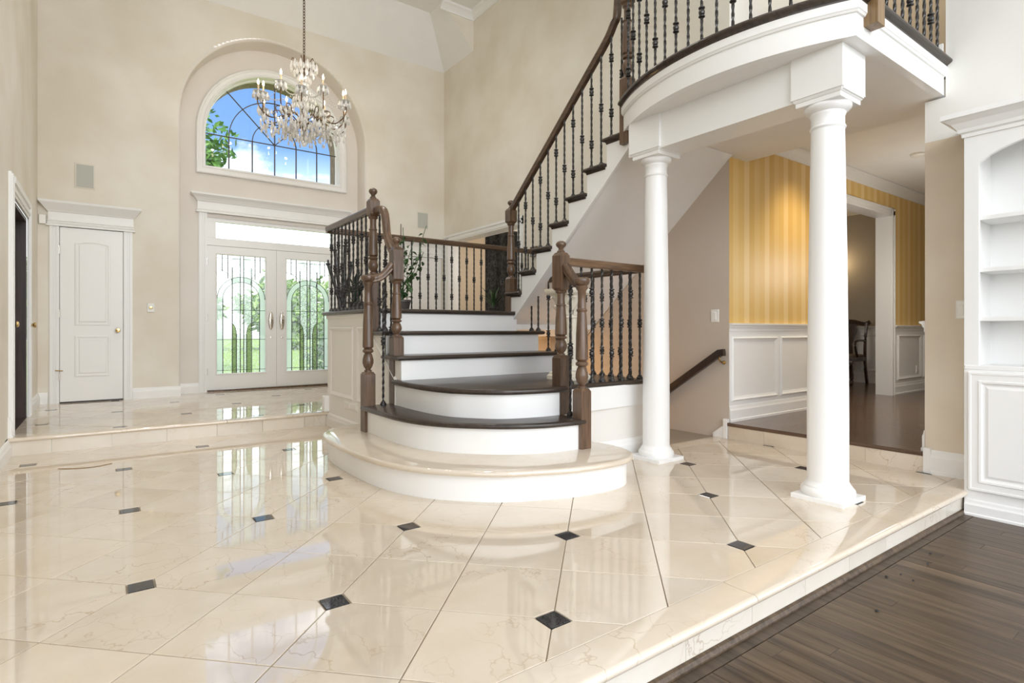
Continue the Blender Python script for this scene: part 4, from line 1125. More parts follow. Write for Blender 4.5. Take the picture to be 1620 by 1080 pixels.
MB().box(XF - 0.004, y0b, 0.756, 4.655, y1b, 0.782).build('counter', 'white', BC, bev=0.004)
MB().box(XF, y0b, ZF, 4.67, y1b, 0.757).build('cupboard', 'white', BC)
for a, b in ((0.625, 1.162), (0.06, 0.612)):
    d = MB().box(XF - 0.010, a, 0.012, XF - 0.001, b, 0.742); fd_ = wx(XF - 0.010)
    r = rect(a, 0.012, b, 0.742)
    ringframe(d, r, [(0, -0.002), (0, 0.009), (0.004, 0.012), (0.014, 0.012), (0.018, 0.009), (0.05, 0.009), (0.055, 0.015), (0.066, 0.014), (0.074, 0.002), (0.08, 0.0006), (0.08, -0.002)], fd_)
    ringframe(d, r, [(0.084, -0.002), (0.084, 0.0006), (0.10, 0.010), (0.10, -0.002)], fd_); d.add([fd_(*p, 0.010) for p in inset(r, 0.10)], [(0, 1, 2, 3)])
    d.build('door', 'white', BC)
MB().mould([(XF, y0b), (XF, y1b - 0.005)], [(0, 0), (0.03, 0), (0.03, 0.012), (0.022, 0.018), (0.022, 0.065), (0.014, 0.078), (0.012, 0.092), (0, 0.10)], ZF).build('base_moulding', 'white', BC)
MB().mould([(XF, y0b), (XF, y1b), (4.68, y1b)], [(0, 0), (0.01, 0), (0.012, 0.022), (0.025, 0.03), (0.03, 0.05), (0.055, 0.085), (0.088, 0.108), (0.098, 0.112), (0.098, 0.142), (0, 0.15)], 2.20).build('crown_moulding', 'white', BC)
MB().box(XF + 0.01, y0b, 2.29, 4.68, y1b, 2.345).build('top_board', 'white', BC)

# ------------------------------------------------------------------ dining room
YD_ = 3.05
ox0, ox1, ozt = 6.75, 8.33, 2.49
dw = MB()
dw.quad((4.69, YD_, 1.0), (ox0, YD_, 1.0), (ox0, YD_, 2.9), (4.69, YD_, 2.9)); dw.quad((ox1, YD_, 1.0), (10.05, YD_, 1.0), (10.05, YD_, 2.9), (ox1, YD_, 2.9)); dw.quad((ox0, YD_, ozt), (ox1, YD_, ozt), (ox1, YD_, 2.9), (ox0, YD_, 2.9))
struct(dw.build('wall_dining', 'stripes'), 'yellow striped wallpaper wall above the white wainscot')
WS = empty('wall_dining', (4.69, YD_, ZE)); struct(WS, 'white panelled wainscot under the striped wallpaper')
def wains(u0, u1, panels, fn, flip, nm='wainscot'):
    k = MB(); ringframe(k, rect(u0, ZE, u1, 1.0), [(0, 0), (0, 0.006), (0.001, 0.006)], fn); k.add([fn(*p, 0.006) for p in rect(u0, ZE, u1, 1.0)], [(0, 1, 2, 3)]); k.build('panel_board', 'white', WS)
    prof_r = [(0.006, 0.985), (0.012, 0.99), (0.012, 1.015), (0.02, 1.022), (0.026, 1.04), (0.04, 1.048), (0.042, 1.062), (0, 1.066)]
    prof_b = [(0, ZE), (0.03, ZE), (0.03, ZE + 0.02), (0.022, ZE + 0.025), (0.022, ZE + 0.105), (0.016, ZE + 0.12), (0.012, ZE + 0.145), (0, ZE + 0.152)]
    for nm_, pr in (('chair_rail', prof_r), ('baseboard', prof_b)):
        a = [fn(u0, z, d) for d, z in pr]; b = [fn(u1, z, d) for d, z in pr]; n_ = len(pr)
        MB().add(a + b, [(i, (i + 1) % n_, n_ + (i + 1) % n_, n_ + i) for i in range(n_)] + [tuple(range(n_)), tuple(range(n_, 2 * n_))]).build(nm_, 'white', WS)
    for a, b in panels: panel_mould('panel_moulding', rect(a, 0.335, b, 0.935), fn, 'white', WS, [(0, 0.006), (0, 0.014), (0.012, 0.024), (0.028, 0.014), (0.042, 0.010), (0.042, 0.006)])
wains(4.70, ox0 - 0.10, [(4.74, 5.54), (5.60, 6.42)], wy(YD_), 1)
wains(ox1 + 0.11, 10.05, [(8.55, 9.36), (9.45, 9.98)], wy(YD_), 1)
wains(4.70, 9.0, [], wyb(1.497), 1)
DC = empty('door_6', (7.5, YD_, ZE)); struct(DC, 'white cased opening between the dining rooms')
for x0, s_ in ((ox0 - 0.115, 1), (ox1, 1)):
    k = MB().box(x0, YD_ - 0.02, ZE, x0 + 0.115, YD_, ozt + 0.105); k.box(x0 + 0.01, YD_ - 0.03, ZE, x0 + 0.035, YD_, ozt + 0.09); k.box(x0 + 0.085, YD_ - 0.028, ZE, x0 + 0.108, YD_, ozt + 0.02); k.build('casing', 'white', DC)
k = MB().box(ox0 - 0.115, YD_ - 0.02, ozt, ox1 + 0.115, YD_, ozt + 0.105); k.box(ox0 - 0.11, YD_ - 0.03, ozt + 0.07, ox1 + 0.11, YD_, ozt + 0.095); k.box(ox0, YD_ - 0.028, ozt + 0.008, ox1, YD_, ozt + 0.03); k.build('head_casing', 'white', DC)
k = MB().box(ox1, YD_, ZE, ox1 + 0.02, YD_ + 0.17, ozt); k.box(ox0 - 0.02, YD_, ZE, ox0, YD_ + 0.17, ozt); k.box(ox0, YD_, ozt, ox1, YD_ + 0.17, ozt + 0.02); k.build('jamb', 'white', DC)
# rooms' shell
sh = MB(); sh.box(5.0, 1.3, 2.9, 10.06, 6.1, 2.95); sh.quad((5.0, 1.497, 2.617), (5.0, 3.05, 2.617), (5.0, 3.05, 2.9), (5.0, 1.497, 2.9))
struct(sh.build('ceiling', 'ceiling'), 'dining room ceiling with crown moulding')
CRW = [(0, 0), (0.012, 0), (0.014, 0.018), (0.035, 0.05), (0.065, 0.085), (0.08, 0.095), (0.08, 0.115), (0, 0.12)]
struct(MB().mould([(10.05, YD_), (5.0, YD_)], CRW, 2.78).build('trim_3', 'white'), 'white crown moulding over the striped wall')
fr_ = MB(); fr_.quad((10.05, 1.3, ZE), (10.05, 6.0, ZE), (10.05, 6.0, 2.9), (10.05, 1.3, 2.9)); fr_.quad((5.0, 6.0, ZE), (10.05, 6.0, ZE), (10.05, 6.0, 2.9), (5.0, 6.0, 2.9)); fr_.quad((5.0, YD_ + 0.17, ZE), (ox0, YD_ + 0.17, ZE), (ox0, YD_ + 0.17, 2.9), (5.0, YD_ + 0.17, 2.9))
fr_.quad((5.0, 1.495, ZE), (10.05, 1.495, ZE), (10.05, 1.495, 2.9), (5.0, 1.495, 2.9))
struct(fr_.build('wall_far_dining', 'darktaupe'), 'dim taupe walls of the far dining room')
wains(YD_ + 0.2, 6.0, [(3.30, 3.76), (3.84, 4.10), (4.20, 4.9)], wx(10.05), 1)
lamp('assumed_dining_spot', 'SPOT', (5.85, 2.45, 2.86), 64, (1.0, 0.80, 0.50), 0.22, rot=(math.radians(20), 0, 0), spot=math.radians(95), blend=0.9)  # assumed recessed lamp for the warm wall glow, no fixture built
lamp('dining_ceiling_fill', 'SPOT', (7.3, 2.2, 2.86), 70, (1.0, 0.94, 0.84), 0.15, spot=math.radians(140), blend=1.0)  # added downward fill for floor and walls, no fixture built
lamp('dining_fill', 'POINT', (7.2, 2.1, 1.75), 17, (1.0, 0.95, 0.86), 0.25)  # added fill for the dark dining room, no fixture here
lamp('sconce_lamp', 'POINT', (9.82, 4.42, 2.12), 3.2, (1.0, 0.75, 0.42), 0.05)
lamp('far_dining_fill', 'POINT', (7.4, 4.8, 2.3), 16, (1.0, 0.93, 0.82), 0.2)  # unseen fill added to raise the far room's brightness
# wall sconce behind the column
SC_ = tag(empty('wall_sconce', (10.0, 4.42, 2.0)), 'lit wall sconce on the dim dining wall', 'sconce')
MB().lathe([(0.05, -0.09), (0.05, -0.085), (0.008, -0.08), (0.008, 0.06), (0.03, 0.065), (0.03, 0.075)], (9.97, 4.42, 1.98), 12).build('bracket', 'brass', SC_, True)
MB().lathe([(0.012, 0.0), (0.02, 0.03), (0.012, 0.07), (0.0, 0.09)], (9.97, 4.42, 2.06), 10).build('bulb', 'flame', SC_, True)
MB().box(4.652, 1.455, 0.0, 4.70, 1.50, 0.178).build('skirt_end', 'white', WS, bev=0.004)
# smoke detector and soffit lights
SD = tag(MB().lathe([(0.07, 0.0), (0.07, -0.018), (0.055, -0.03), (0.03, -0.034), (0.0, -0.034)], (0, 0, 0), 24).build('smoke_detector', 'platewhite', None, True), 'round white smoke detector on the dining room ceiling', 'detector')
SD.location = (7.10, 2.33, 2.899)
# chair seen past the column
CH = tag(empty('dining_chair', (9.55, 4.15, ZE)), 'dark carved mahogany dining chair with yoke back against the far wainscot', 'chair')
def cm_(x, y): return (x, y)
cx0, cx1, cy0, cy1 = 9.42, 9.92, 3.98, 4.46      # faces -X, back at the wall
for y in (cy0, cy1):
    pt = [(cx0 + 0.02, y, ZE + 0.40), (cx0 - 0.02, y, ZE + 0.32), (cx0 + 0.01, y, ZE + 0.16), (cx0 + 0.0, y, ZE + 0.05), (cx0 - 0.03, y, ZE + 0.02)]
    lg = MB().sweep([(-0.022, -0.022), (0.022, -0.022), (0.022, 0.022), (-0.022, 0.022)], spline(pt, 4)).build('leg', 'chairwood', CH, True)
    MB().lathe([(0.03, 0), (0.036, 0.02), (0.02, 0.045)], (cx0 - 0.02, y, ZE), 10).build('ball_foot', 'chairwood', lg, True)
    MB().sweep([(-0.016, -0.02), (0.016, -0.02), (0.016, 0.02), (-0.016, 0.02)], spline([(cx1 + 0.06, y, ZE), (cx1, y, ZE + 0.25), (cx1 - 0.02, y, ZE + 0.46), (cx1 + 0.0, y, ZE + 0.75), (cx1 + 0.06, y, ZE + 0.98)], 4)).build('leg', 'chairwood', CH, True)
    MB().tube(spline([(cx1, y, ZE + 0.68), (cx1 - 0.18, y, ZE + 0.69), (cx1 - 0.36, y, ZE + 0.66), (cx1 - 0.34, y, ZE + 0.52), (cx1 - 0.28, y, ZE + 0.42)], 4), 0.018).build('arm', 'chairwood', CH, True)
MB().box(cx0, cy0 - 0.02, ZE + 0.36, cx1, cy1 + 0.02, ZE + 0.43).build('seat_rail', 'chairwood', CH, bev=0.01)
MB().rings(rect(cx0 + 0.01, cy0, cx1 - 0.02, cy1), [(0, ZE + 0.43), (0, ZE + 0.455), (0.03, ZE + 0.47)]).build('seat', 'seat', CH, True)
MB().sweep([(-0.014, -0.03), (0.014, -0.03), (0.014, 0.03), (-0.014, 0.03)], spline([(cx1 + 0.055, cy0 - 0.05, ZE + 0.985), (cx1 + 0.05, cy0 + 0.04, ZE + 0.955), (cx1 + 0.05, (cy0 + cy1) / 2, ZE + 1.0), (cx1 + 0.05, cy1 - 0.04, ZE + 0.955), (cx1 + 0.055, cy1 + 0.05, ZE + 0.985)], 5)).build('crest_rail', 'chairwood', CH, True)
ym = (cy0 + cy1) / 2
MB().prism([(cx1 - 0.02, ym - 0.06, ZE + 0.46), (cx1 - 0.02, ym + 0.06, ZE + 0.46), (cx1 + 0.0, ym + 0.04, ZE + 0.62), (cx1 + 0.03, ym + 0.09, ZE + 0.82), (cx1 + 0.05, ym + 0.08, ZE + 0.97), (cx1 + 0.05, ym - 0.08, ZE + 0.97), (cx1 + 0.03, ym - 0.09, ZE + 0.82), (cx1 + 0.0, ym - 0.04, ZE + 0.62)], (0.014, 0, 0)).build('splat', 'chairwood', CH)

# ------------------------------------------------------------------ things on the walls
def plate(name, label, cat, fn, u0, v0, u1, v1, d=0.006, mat='platewhite', inner=None, imat='platewhite', parts='rocker'):
    P_ = empty(name, fn((u0 + u1) / 2, (v0 + v1) / 2, 0)); tag(P_, label, cat)
    k = MB(); r = rect(u0, v0, u1, v1); ringframe(k, r, [(0, 0), (0, d * 0.6), (0.004, d), (0.005, d), (0.005, 0)], fn); k.add([fn(*p, d) for p in inset(r, 0.004)], [(0, 1, 2, 3)]); k.build('plate', mat, P_)
    for a, b, c, e_ in (inner or []):
        k = MB(); r = rect(a, b, c, e_); ringframe(k, r, [(0, d * 0.5), (0, d + 0.001), (0.003, d + 0.004), (0.003, d * 0.5)], fn); k.add([fn(*p, d + 0.004) for p in inset(r, 0.003)], [(0, 1, 2, 3)]); k.build(parts, imat, P_)
    return P_
plate('wall_speaker', 'grey square in-wall speaker grille above the closet door', 'speaker', wy(YA), -0.275, 2.683, -0.078, 2.985, 0.005, 'cream', [(-0.258, 2.70, -0.094, 2.968)], 'grey', 'grille')
plate('wall_speaker', 'grey in-wall speaker grille between entrance niche and far corner', 'speaker', wy(YA), 4.18, 2.675, 4.39, 2.955, 0.005, 'cream', [(4.195, 2.69, 4.375, 2.94)], 'grey', 'grille')
TH = plate('thermostat', 'small white dial thermostat between closet door and entrance niche', 'thermostat', wy(YA), 0.445, 1.225, 0.525, 1.34, 0.010)
kb = MB().lathe([(0.03, 0), (0.03, 0.012), (0.024, 0.018), (0, 0.02)], (0, 0, 0), 20).build('dial', 'brass', TH, True); kb.rotation_euler = (PI / 2, 0, 0); kb.location = (0.485, YA - 0.010, 1.285); kb.scale = (0.7, 0.7, 1)
SN = plate('motion_sensor', 'small white motion sensor in the corner above the closet casing', 'sensor', wy(YA), -0.60, 2.22, -0.53, 2.33, 0.04)
plate('light_switch', 'white rocker switch on the taupe stairwell wall above the handrail', 'switch', wx(4.685), 3.136, 1.075, 3.222, 1.195, 0.006, 'platewhite', [(3.163, 1.095, 3.197, 1.172)])
plate('light_switch', 'cream rocker switch on the beige wall beside the bookcase', 'switch', wx(4.68), 1.262, 1.075, 1.318, 1.200, 0.006, 'platewhite', [(1.272, 1.10, 1.308, 1.17)])
plate('wall_outlet', 'white outlet low on the panelled side of the staircase', 'outlet', wx(XW), 5.082, 0.235, 5.438, 0.315, 0.006, 'platewhite', [(5.118, 0.250, 5.242, 0.300), (5.278, 0.250, 5.402, 0.300)], 'panelwhite', 'socket')
plate('wall_outlet', 'white outlet low in the dining wainscot panel', 'outlet', wy(YD_ - 0.006), 9.19, 0.40, 9.26, 0.51, 0.006, 'platewhite', [(9.205, 0.415, 9.245, 0.45), (9.205, 0.46, 9.245, 0.495)], 'panelwhite', 'socket')
plate('light_switch', 'wide bank of white switches on the cream wall above the balcony', 'switch', wx(XR), 3.26, 3.40, 3.50, 3.53, 0.006, 'platewhite', [(3.28 + 0.055 * i, 3.42, 3.315 + 0.055 * i, 3.51) for i in range(4)])
# curtain in the side hall
cu = MB(); vs = []; fs = []; n_ = 40
for i in range(n_ + 1):
    t = i / n_; x = 5.15 + 0.55 * t; y = 7.85 - 0.75 * t
    d = 0.035 * math.sin(t * 34)
    for z in (ZE + 0.02, 2.62): vs.append((x + d * 0.7, y + d * 0.7, z))
for i in range(n_): fs.append((2 * i, 2 * i + 2, 2 * i + 3, 2 * i + 1))
CU = cu.add(vs, fs).build('curtain', 'curtain', None, True); tag(CU, 'dark patterned curtain hanging in the side hall behind the landing', 'curtain')

# ------------------------------------------------------------------ chandelier
cxh, cyh = 2.04, 7.25
CHN = tag(empty('chandelier', (cxh, cyh, 3.3)), 'crystal chandelier with lit candle bulbs hanging before the arched window', 'chandelier')
def tor(R, r, sx, n=12, m=6):
    mb = MB(); vs = []; fs = []
    for i in range(n):
        a = 2 * PI * i / n
        for j in range(m):
            b = 2 * PI * j / m
            vs.append(((R + r * math.cos(b)) * math.cos(a) * sx, r * math.sin(b), (R + r * math.cos(b)) * math.sin(a)))
    for i in range(n):
        for j in range(m): fs.append((i * m + j, ((i + 1) % n) * m + j, ((i + 1) % n) * m + (j + 1) % m, i * m + (j + 1) % m))
    mb.add(vs, fs); me = bpy.data.meshes.new('chain_link'); me.from_pydata(mb.v, [], mb.f); me.update(); me.materials.append(M['bronze'])
    return me
lk = tor(0.023, 0.0045, 0.62); z = 4.47; i = 0
while z < 5.93:
    o = link('chain_link', lk, None, CHN, loc=(cxh, cyh, z)); o.rotation_euler = (0, 0, (i % 2) * PI / 2 + 0.6); z += 0.036; i += 1
MB().lathe([(0.0, -0.04), (0.05, -0.03), (0.065, 0.0)], (cxh, cyh, ZC), 16).build('canopy', 'bronze', CHN, True)
MB().lathe([(0.012, 3.50), (0.012, 4.45)], (cxh, cyh, 0), 8).build('stem', 'bronze', CHN, True)
MB().lathe([(0.02, 4.02), (0.05, 3.98), (0.03, 3.93), (0.06, 3.88), (0.075, 3.82), (0.05, 3.74), (0.03, 3.70), (0.055, 3.66), (0.03, 3.62)], (cxh, cyh, 0), 20).build('baluster_vase', 'crystal', CHN, True)
MB().lathe([(0.03, 3.63), (0.085, 3.61), (0.09, 3.57), (0.06, 3.53), (0.02, 3.50)], (cxh, cyh, 0), 20).build('hub', 'bronze', CHN, True)
dm = MB().lathe([(0.0, 0.0), (0.004, -0.004), (0.010, -0.028), (0.014, -0.042), (0.009, -0.060), (0.0, -0.070)], (0, 0, 0), 6)
dme = bpy.data.meshes.new('crystal_drop'); dme.from_pydata(dm.v, [], dm.f); dme.update(); dme.materials.append(M['crystal'])
cnt = 0
def drop(x, y, z, s=1.0):
    global cnt
    o = link('crystal_drop', dme, None, CHN, loc=(x, y, z)); s *= 1.15; o.scale = (s, s, s); o.rotation_euler = (0, 0, random.random() * 3); cnt += 1
    return o
beads = MB()
def bead(p, r=0.0085):
    x, y, z = p
    beads.add([(x + r, y, z), (x - r, y, z), (x, y + r, z), (x, y - r, z), (x, y, z + r), (x, y, z - r)], [(0, 2, 4), (2, 1, 4), (1, 3, 4), (3, 0, 4), (2, 0, 5), (1, 2, 5), (3, 1, 5), (0, 3, 5)])
def strand(a, b, sag, n):
    a = Vector(a); b = Vector(b)
    for i in range(n + 1):
        t = i / n; p = a.lerp(b, t); p.z -= sag * 4 * t * (1 - t); bead(p)
def cyl(r, a, z): return (cxh + r * math.cos(a), cyh + r * math.sin(a), z)
# arms, cups, candles
for k in range(12):
    a = 2 * PI * k / 12 + 0.2
    r, zc = ((0.57, 3.80), (0.47, 3.90))[k % 2]
    path = spline([cyl(0.07, a, 3.58), cyl(0.18, a, 3.66), cyl(0.28, a, 3.60), cyl(r * 0.78, a, 3.56), cyl(r, a, 3.66), cyl(r, a, zc)], 5)
    A_ = MB().tube(path, 0.0075, 6).build('arm', 'bronze', CHN, True)
    MB().tube(spline([cyl(0.24, a, 3.63), cyl(0.29, a, 3.72), cyl(0.36, a, 3.70), cyl(0.34, a, 3.63)], 4), 0.006, 6).build('scroll', 'bronze', A_, True)
    x, y, _ = cyl(r, a, 0)
    MB().lathe([(0.012, 0), (0.05, 0.012), (0.062, 0.022), (0.055, 0.024), (0.014, 0.014)], (x, y, zc), 12).build('drip_cup', 'crystal', A_, True)
    MB().lathe([(0.011, 0.012), (0.011, 0.10)], (x, y, zc), 10).build('candle', 'candle', A_, True)
    MB().lathe([(0.006, 0.10), (0.013, 0.118), (0.011, 0.14), (0.003, 0.165), (0.0, 0.172)], (x, y, zc), 10).build('bulb', 'flame', A_, True)
    for j in range(7):
        b = 2 * PI * j / 7
        drop(x + 0.058 * math.cos(b), y + 0.058 * math.sin(b), zc + 0.015, 1.1)
    for t in (0.45, 0.6, 0.9): drop(*cyl(r * t, a + 0.08, 3.58 - 0.02 * random.random()), 1.2)
    drop(*cyl(r, a, 3.655), 1.25); drop(*cyl(r * 0.8, a, 3.55), 1.25); drop(*cyl(0.28, a, 3.59), 1.1)
    a2 = a + 2 * PI / 12; r2, z2 = ((0.57, 3.80), (0.47, 3.90))[(k + 1) % 2]
    strand(cyl(r, a, zc), cyl(r2, a2, z2), 0.10, 14); strand(cyl(r, a, zc), cyl(0.06, a, 4.0), 0.10, 22); strand(cyl(r, a, 3.66), cyl(0.10, a, 3.55), 0.12, 18)
    if k % 2 == 0: lamp('candle_lamp', 'POINT', (x, y, zc + 0.22), 2.2, (1.0, 0.82, 0.58), 0.02)
# crown
for k in range(12):
    a = 2 * PI * k / 12
    if k % 2 == 0:
        MB().tube(spline([cyl(0.02, a, 4.20), cyl(0.08, a, 4.24), cyl(0.10, a, 4.34), cyl(0.14, a, 4.38), cyl(0.15, a, 4.33)], 4), 0.005, 6).build('crown_scroll', 'bronze', CHN, True)
    drop(*cyl(0.15, a, 4.35), 1.5); drop(*cyl(0.11, a, 4.28), 1.5); drop(*cyl(0.07, a, 4.20), 1.5)
    drop(*cyl(0.09, a, 3.99), 1.0)
for rr, zz, n_ in ((0.17, 3.56, 14), (0.12, 3.50, 12), (0.07, 3.45, 8)):
    for k in range(n_): 
        a = 2 * PI * k / n_; drop(*cyl(rr, a, zz), 1.3); strand(cyl(rr, a, zz), cyl(0.08, a, 3.60), 0.0, 6)
MB().lathe([(0.0, 0.035)] + [(0.035 * math.sin(t), 0.035 * math.cos(t)) for t in (0.5, 1.0, 1.57, 2.1, 2.6)] + [(0.0, -0.035)], (cxh, cyh, 3.335), 12).build('crystal_ball', 'crystal', CHN)
strand(cyl(0, 0, 3.50), cyl(0, 0, 3.37), 0, 8)
fr_b = MB()
def fringe(x, y, z, s):
    k = len(fr_b.v); fr_b.v += [(x + v[0] * s, y + v[1] * s, z + v[2] * s) for v in dm.v]; fr_b.f += [tuple(i + k for i in f) for f in dm.f]
for k in range(30):
    a = 2 * PI * k / 30
    for rr, zz in ((0.13, 4.33), (0.05, 4.12)): fringe(*cyl(rr, a, zz - 0.02 * (k % 2)), 1.2)
for k in range(48):
    a = 2 * PI * k / 48
    for rr, zz in ((0.50, 3.60), (0.38, 3.56), (0.25, 3.58)): fringe(*cyl(rr, a + rr, zz - 0.05 * (k % 3)), 0.95)
for k in range(24):
    a = 2 * PI * k / 24
    for rr, zz in ((0.09, 3.98), (0.13, 3.90), (0.16, 3.80)): fringe(*cyl(rr, a, zz), 1.1)
fr_b.build('crystal_fringe', 'crystal', CHN)['kind'] = 'stuff'
beads.build('bead_strands', 'crystal', CHN)['kind'] = 'stuff'

# ------------------------------------------------------------------ plants and the iron stand on and behind the landing
def leaf_mesh(name, L, w, mat, bend=0.3, seg=4):
    vs = []; fs = []
    for i in range(seg + 1):
        t = i / seg; ww = w * math.sin(PI * min(1, t * 0.93 + 0.06)) ** 0.8
        z = -bend * L * t * t
        vs += [(-ww, L * t, z + ww * 0.35), (0, L * t, z), (ww, L * t, z + ww * 0.35)]
    for i in range(seg):
        for c in (0, 1): fs.append((i * 3 + c, i * 3 + c + 1, i * 3 + c + 4, i * 3 + c + 3))
    me = bpy.data.meshes.new(name); me.from_pydata(vs, [], fs); me.update(); me.materials.append(M[mat])
    for p in me.polygons: p.use_smooth = True
    return me
def pot(parent, x, y, z, r, h):
    MB().lathe([(r * 0.72, 0), (r * 0.95, h * 0.8), (r * 1.05, h * 0.82), (r * 1.05, h), (r * 0.92, h), (r * 0.9, h * 0.9), (0, h * 0.9)], (x, y, z), 20).build('pot', 'pot', parent, True)
    MB().lathe([(r * 0.9, h * 0.9), (0.0, h * 0.91)], (x, y, z), 16).build('soil', 'soil', parent)
rnd = random.Random(11)
VP = tag(empty('climbing_plant', (2.60, 5.60, ZL)), 'leafy vine trained up a stake in a pot on the landing', 'plant')
pot(VP, 2.60, 5.60, ZL, 0.10, 0.13)
lm = leaf_mesh('leaf', 0.068, 0.024, 'leaf')
for s_ in range(5):
    x0, y0 = 2.60 + rnd.uniform(-0.05, 0.05), 5.60 + rnd.uniform(-0.04, 0.04)
    lean = (0.38, 0.15, 0.55, 0.05, 0.3)[s_]; sw = rnd.uniform(0, 6)
    H_ = (0.85, 0.7, 0.55, 0.8, 0.45)[s_]
    pth = [(x0 + lean * t * H_ + 0.03 * math.sin(6 * t + sw), y0 + 0.03 * math.cos(5 * t + sw), ZL + 0.11 + H_ * t) for t in [i / 9 for i in range(10)]]
    MB().tube(pth, 0.004, 5).build('stem', 'leaf', VP, True)
    nl = 15
    for i in range(nl):
        p = Vector(pth[min(8, 1 + int(i * 8 / nl))])
        o = link('leaf', lm, None, VP, loc=tuple(p + Vector((rnd.uniform(-0.03, 0.03), rnd.uniform(-0.02, 0.02), rnd.uniform(-0.03, 0.03)))))
        o.rotation_euler = (rnd.uniform(-0.9, 0.2), rnd.uniform(-0.5, 0.5), rnd.uniform(0, 6.28)); k = rnd.uniform(0.7, 1.25); o.scale = (k, k, k)
MB().lathe([(0.006, 0.1), (0.005, 0.95)], (2.60, 5.62, ZL), 6).build('stake', 'bark', VP)
SPK = tag(empty('spiky_plant', (3.75, 5.55, ZL)), 'small spiky green plant in a pot on the landing by the stair newel', 'plant')
pot(SPK, 3.75, 5.55, ZL, 0.06, 0.08)
lm2 = leaf_mesh('leaf', 0.26, 0.011, 'leaf', 0.35, 6)
for i in range(13):
    o = link('leaf', lm2, None, SPK, loc=(3.75 + rnd.uniform(-.02, .02), 5.55 + rnd.uniform(-.02, .02), ZL + 0.07)); o.rotation_euler = (rnd.uniform(0.95, 1.5), 0, i * 2 * PI / 13 + rnd.uniform(-.2, .2)); k = rnd.uniform(0.7, 1.15); o.scale = (1, k, k)
SNK = tag(empty('snake_plant', (2.14, 5.72, ZL)), 'dark broad-leaved snake plant in a pot on the left of the landing', 'plant')
pot(SNK, 2.14, 5.72, ZL, 0.09, 0.10)
lm3 = leaf_mesh('leaf', 0.34, 0.026, 'leafdark', 0.12, 5)
for i in range(12):
    o = link('leaf', lm3, None, SNK, loc=(2.14 + rnd.uniform(-.05, .05), 5.72 + rnd.uniform(-.04, .04), ZL + 0.08)); o.rotation_euler = (rnd.uniform(1.05, 1.5), 0, rnd.uniform(0, 6.28)); k = rnd.uniform(0.7, 1.1); o.scale = (1.1, k, k)
CA = tag(empty('floor_candelabra', (2.25, 6.44, ZE)), 'tall black iron candelabra standing behind the panelled landing wall', 'candelabra')
cx_, cy_ = 2.25, 6.44; rx_, ry_ = 0.809, -0.588
MB().lathe([(0.030, 0.15), (0.018, 0.3), (0.022, 0.60), (0.045, 0.63), (0.02, 0.66), (0.026, 1.25), (0.034, 1.3)], (cx_, cy_, ZE), 10).build('stem', 'iron', CA, True)
for a in (2.514, 4.6, 0.4):
    MB().tube(spline([(cx_, cy_, ZE + 0.2), (cx_ + 0.06 * math.cos(a), cy_ + 0.06 * math.sin(a), ZE + 0.17), (cx_ + 0.11 * math.cos(a), cy_ + 0.11 * math.sin(a), ZE + 0.06), (cx_ + 0.155 * math.cos(a), cy_ + 0.155 * math.sin(a), ZE + 0.025)], 4), 0.016, 6).build('leg', 'iron', CA, True)
MB().tube([(cx_, cy_, ZE + 0.655), (cx_ - 0.12, cy_ + 0.087, ZE + 0.665)], 0.014, 6).build('bracket', 'iron', CA, True)
MB().lathe([(0.0, -0.03), (0.024, -0.01), (0.02, 0.012), (0.0, 0.022)], (cx_ - 0.125, cy_ + 0.091, ZE + 0.665), 8).build('knob', 'iron', CA, True)
for k, (dx, h) in enumerate(((-0.17, 1.62), (0.10, 1.60), (-0.09, 1.78), (0.03, 1.83))):
    MB().tube(spline([(cx_, cy_, ZE + 1.0 + 0.1 * k), (cx_ + rx_ * dx * 0.4, cy_ + ry_ * dx * 0.4, ZE + 1.30), (cx_ + rx_ * dx, cy_ + ry_ * dx, ZE + h)], 4), 0.02, 6).build('arm', 'iron', CA, True)
    MB().lathe([(0.01, -0.02), (0.03, 0.0), (0.03, 0.01), (0.012, 0.012), (0.012, 0.05)], (cx_ + rx_ * dx, cy_ + ry_ * dx, ZE + h), 10).build('cup', 'iron', CA, True)

# small litter and a curved brown mark on the floors
LT0 = MB().lathe([(0.0, 0), (0.006, 0.003), (0.004, 0.006), (0, 0.007)], (0, 0, 0), 5).build('floor_debris', 'black', None)
for i, (x, y) in enumerate(((3.02, 1.06), (2.94, 1.09), (2.99, 1.0), (3.26, 1.03), (3.42, 1.07), (2.55, 0.98))):
    o = LT0 if i == 0 else LT0.copy()
    if i: COL.objects.link(o)
    o.location = (x, y, ZF); o.scale = (1 + 0.6 * (i % 2), 0.8 + 0.5 * (i % 3), 1); o.rotation_euler = (0, 0, i)
    tag(o, 'tiny black crumb of debris on the dark plank floor below the marble step', 'debris', 'crumbs below the marble step')
ST_ = MB().sweep([(-0.010, 0), (0.010, 0), (0.006, 0.003), (-0.006, 0.003)], spline([(-0.26, 5.20, 0.001), (-0.16, 5.135, 0.001), (-0.05, 5.12, 0.001), (0.05, 5.17, 0.001)], 5)).build('curved_mark', 'newellight', None)  # thin brown mark curving across the tiles
tag(ST_, 'thin curved brown mark on the marble floor below the entry step', 'strip')

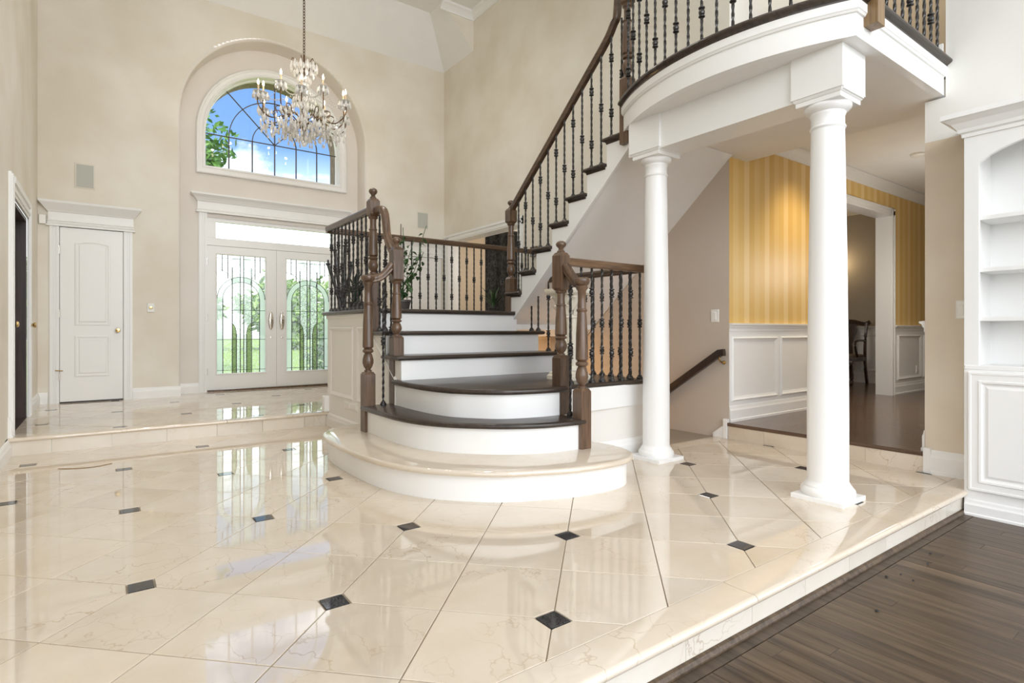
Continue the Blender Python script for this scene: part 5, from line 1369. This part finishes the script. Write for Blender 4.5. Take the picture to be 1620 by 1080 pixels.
# ------------------------------------------------------------------ outdoors
lawn = MB().quad((-60, YN + 0.15, 0.0), (60, YN + 0.15, 0.0), (60, 70, 0.0), (-60, 70, 0.0)).build('lawn', 'lawn'); lawn['kind'] = 'structure'; lawn['label'] = 'green lawn outside the front doors'
def blob_tree(name, x, y, h, r, label, cat, mat, n, ls, trunk=True, z0=0.0, grp=None):
    T = tag(empty(name, (x, y, 0)), label, cat, grp)
    if trunk:
        MB().tube(spline([(x, y, 0), (x + 0.05, y, h * 0.35), (x - 0.03, y + 0.05, h * 0.75)], 4), 0.045 * h / 4, 8).build('trunk', 'bark', T, True)
        for k in range(6):
            a = k * 1.05; MB().tube([(x, y, h * 0.45 + k * 0.08 * h * 0.5), (x + r * 0.7 * math.cos(a), y + r * 0.7 * math.sin(a), h * 0.62 + k * 0.05 * h)], 0.018 * h / 4, 6).build('branch', 'bark', T, True)
    g = random.Random(int(x * 100 + y)); mb = MB()
    zc, rz_ = ((z0 + h) / 2, (h - z0) / 2)
    for _ in range(n):
        while True:
            u = Vector((g.uniform(-1, 1), g.uniform(-1, 1), g.uniform(-1, 1)))
            if 0.3 < u.length < 1: break
        u *= 0.85 + 0.25 * math.sin(u.x * 7 + u.z * 5) 
        p = Vector((x + u.x * r, y + u.y * r, zc + u.z * rz_))
        d = Vector((g.uniform(-1, 1), g.uniform(-1, 1), g.uniform(-0.9, 0.5))).normalized(); s_ = d.cross(Vector((g.uniform(-1, 1), g.uniform(-1, 1), g.uniform(-1, 1)))).normalized()
        l = ls * g.uniform(0.7, 1.3); w = l * 0.2
        mb.add([p, p + d * l * 0.5 + s_ * w, p + d * l, p + d * l * 0.5 - s_ * w], [(0, 1, 2, 3)])
    mb.build('foliage', mat, T)['kind'] = 'stuff'
blob_tree('tree', 1.25, 13.6, 5.75, 1.05, 'young green tree outside the left of the arched window', 'tree', 'treeleaf', 2600, 0.20, True, 3.7)
for k, (x, y, h, r) in enumerate(((-3, 30, 4.4, 2.4), (2.4, 33, 3.4, 2.6), (8.0, 31, 4.0, 2.6), (13.6, 34, 4.6, 2.6), (19.2, 33, 4.0, 2.6))):
    blob_tree('hedge_tree', x, y, h, r, ('broad round hedge tree at the far end of the lawn, leftmost of the row', 'low broad hedge tree beyond the lawn, second of the row', 'round hedge tree beyond the lawn, third of the row', 'tallest hedge tree beyond the lawn, fourth of the row', 'broad hedge tree beyond the lawn, last of the row')[k], 'tree', 'hedge', 5000, 0.42, False, 0.0, 'hedge trees beyond the lawn')
blob_tree('shrub', 3.35, 10.3, 0.95, 0.42, 'leafy green shrub beside the right front door', 'shrub', 'treeleaf', 500, 0.16, False, 0.0)
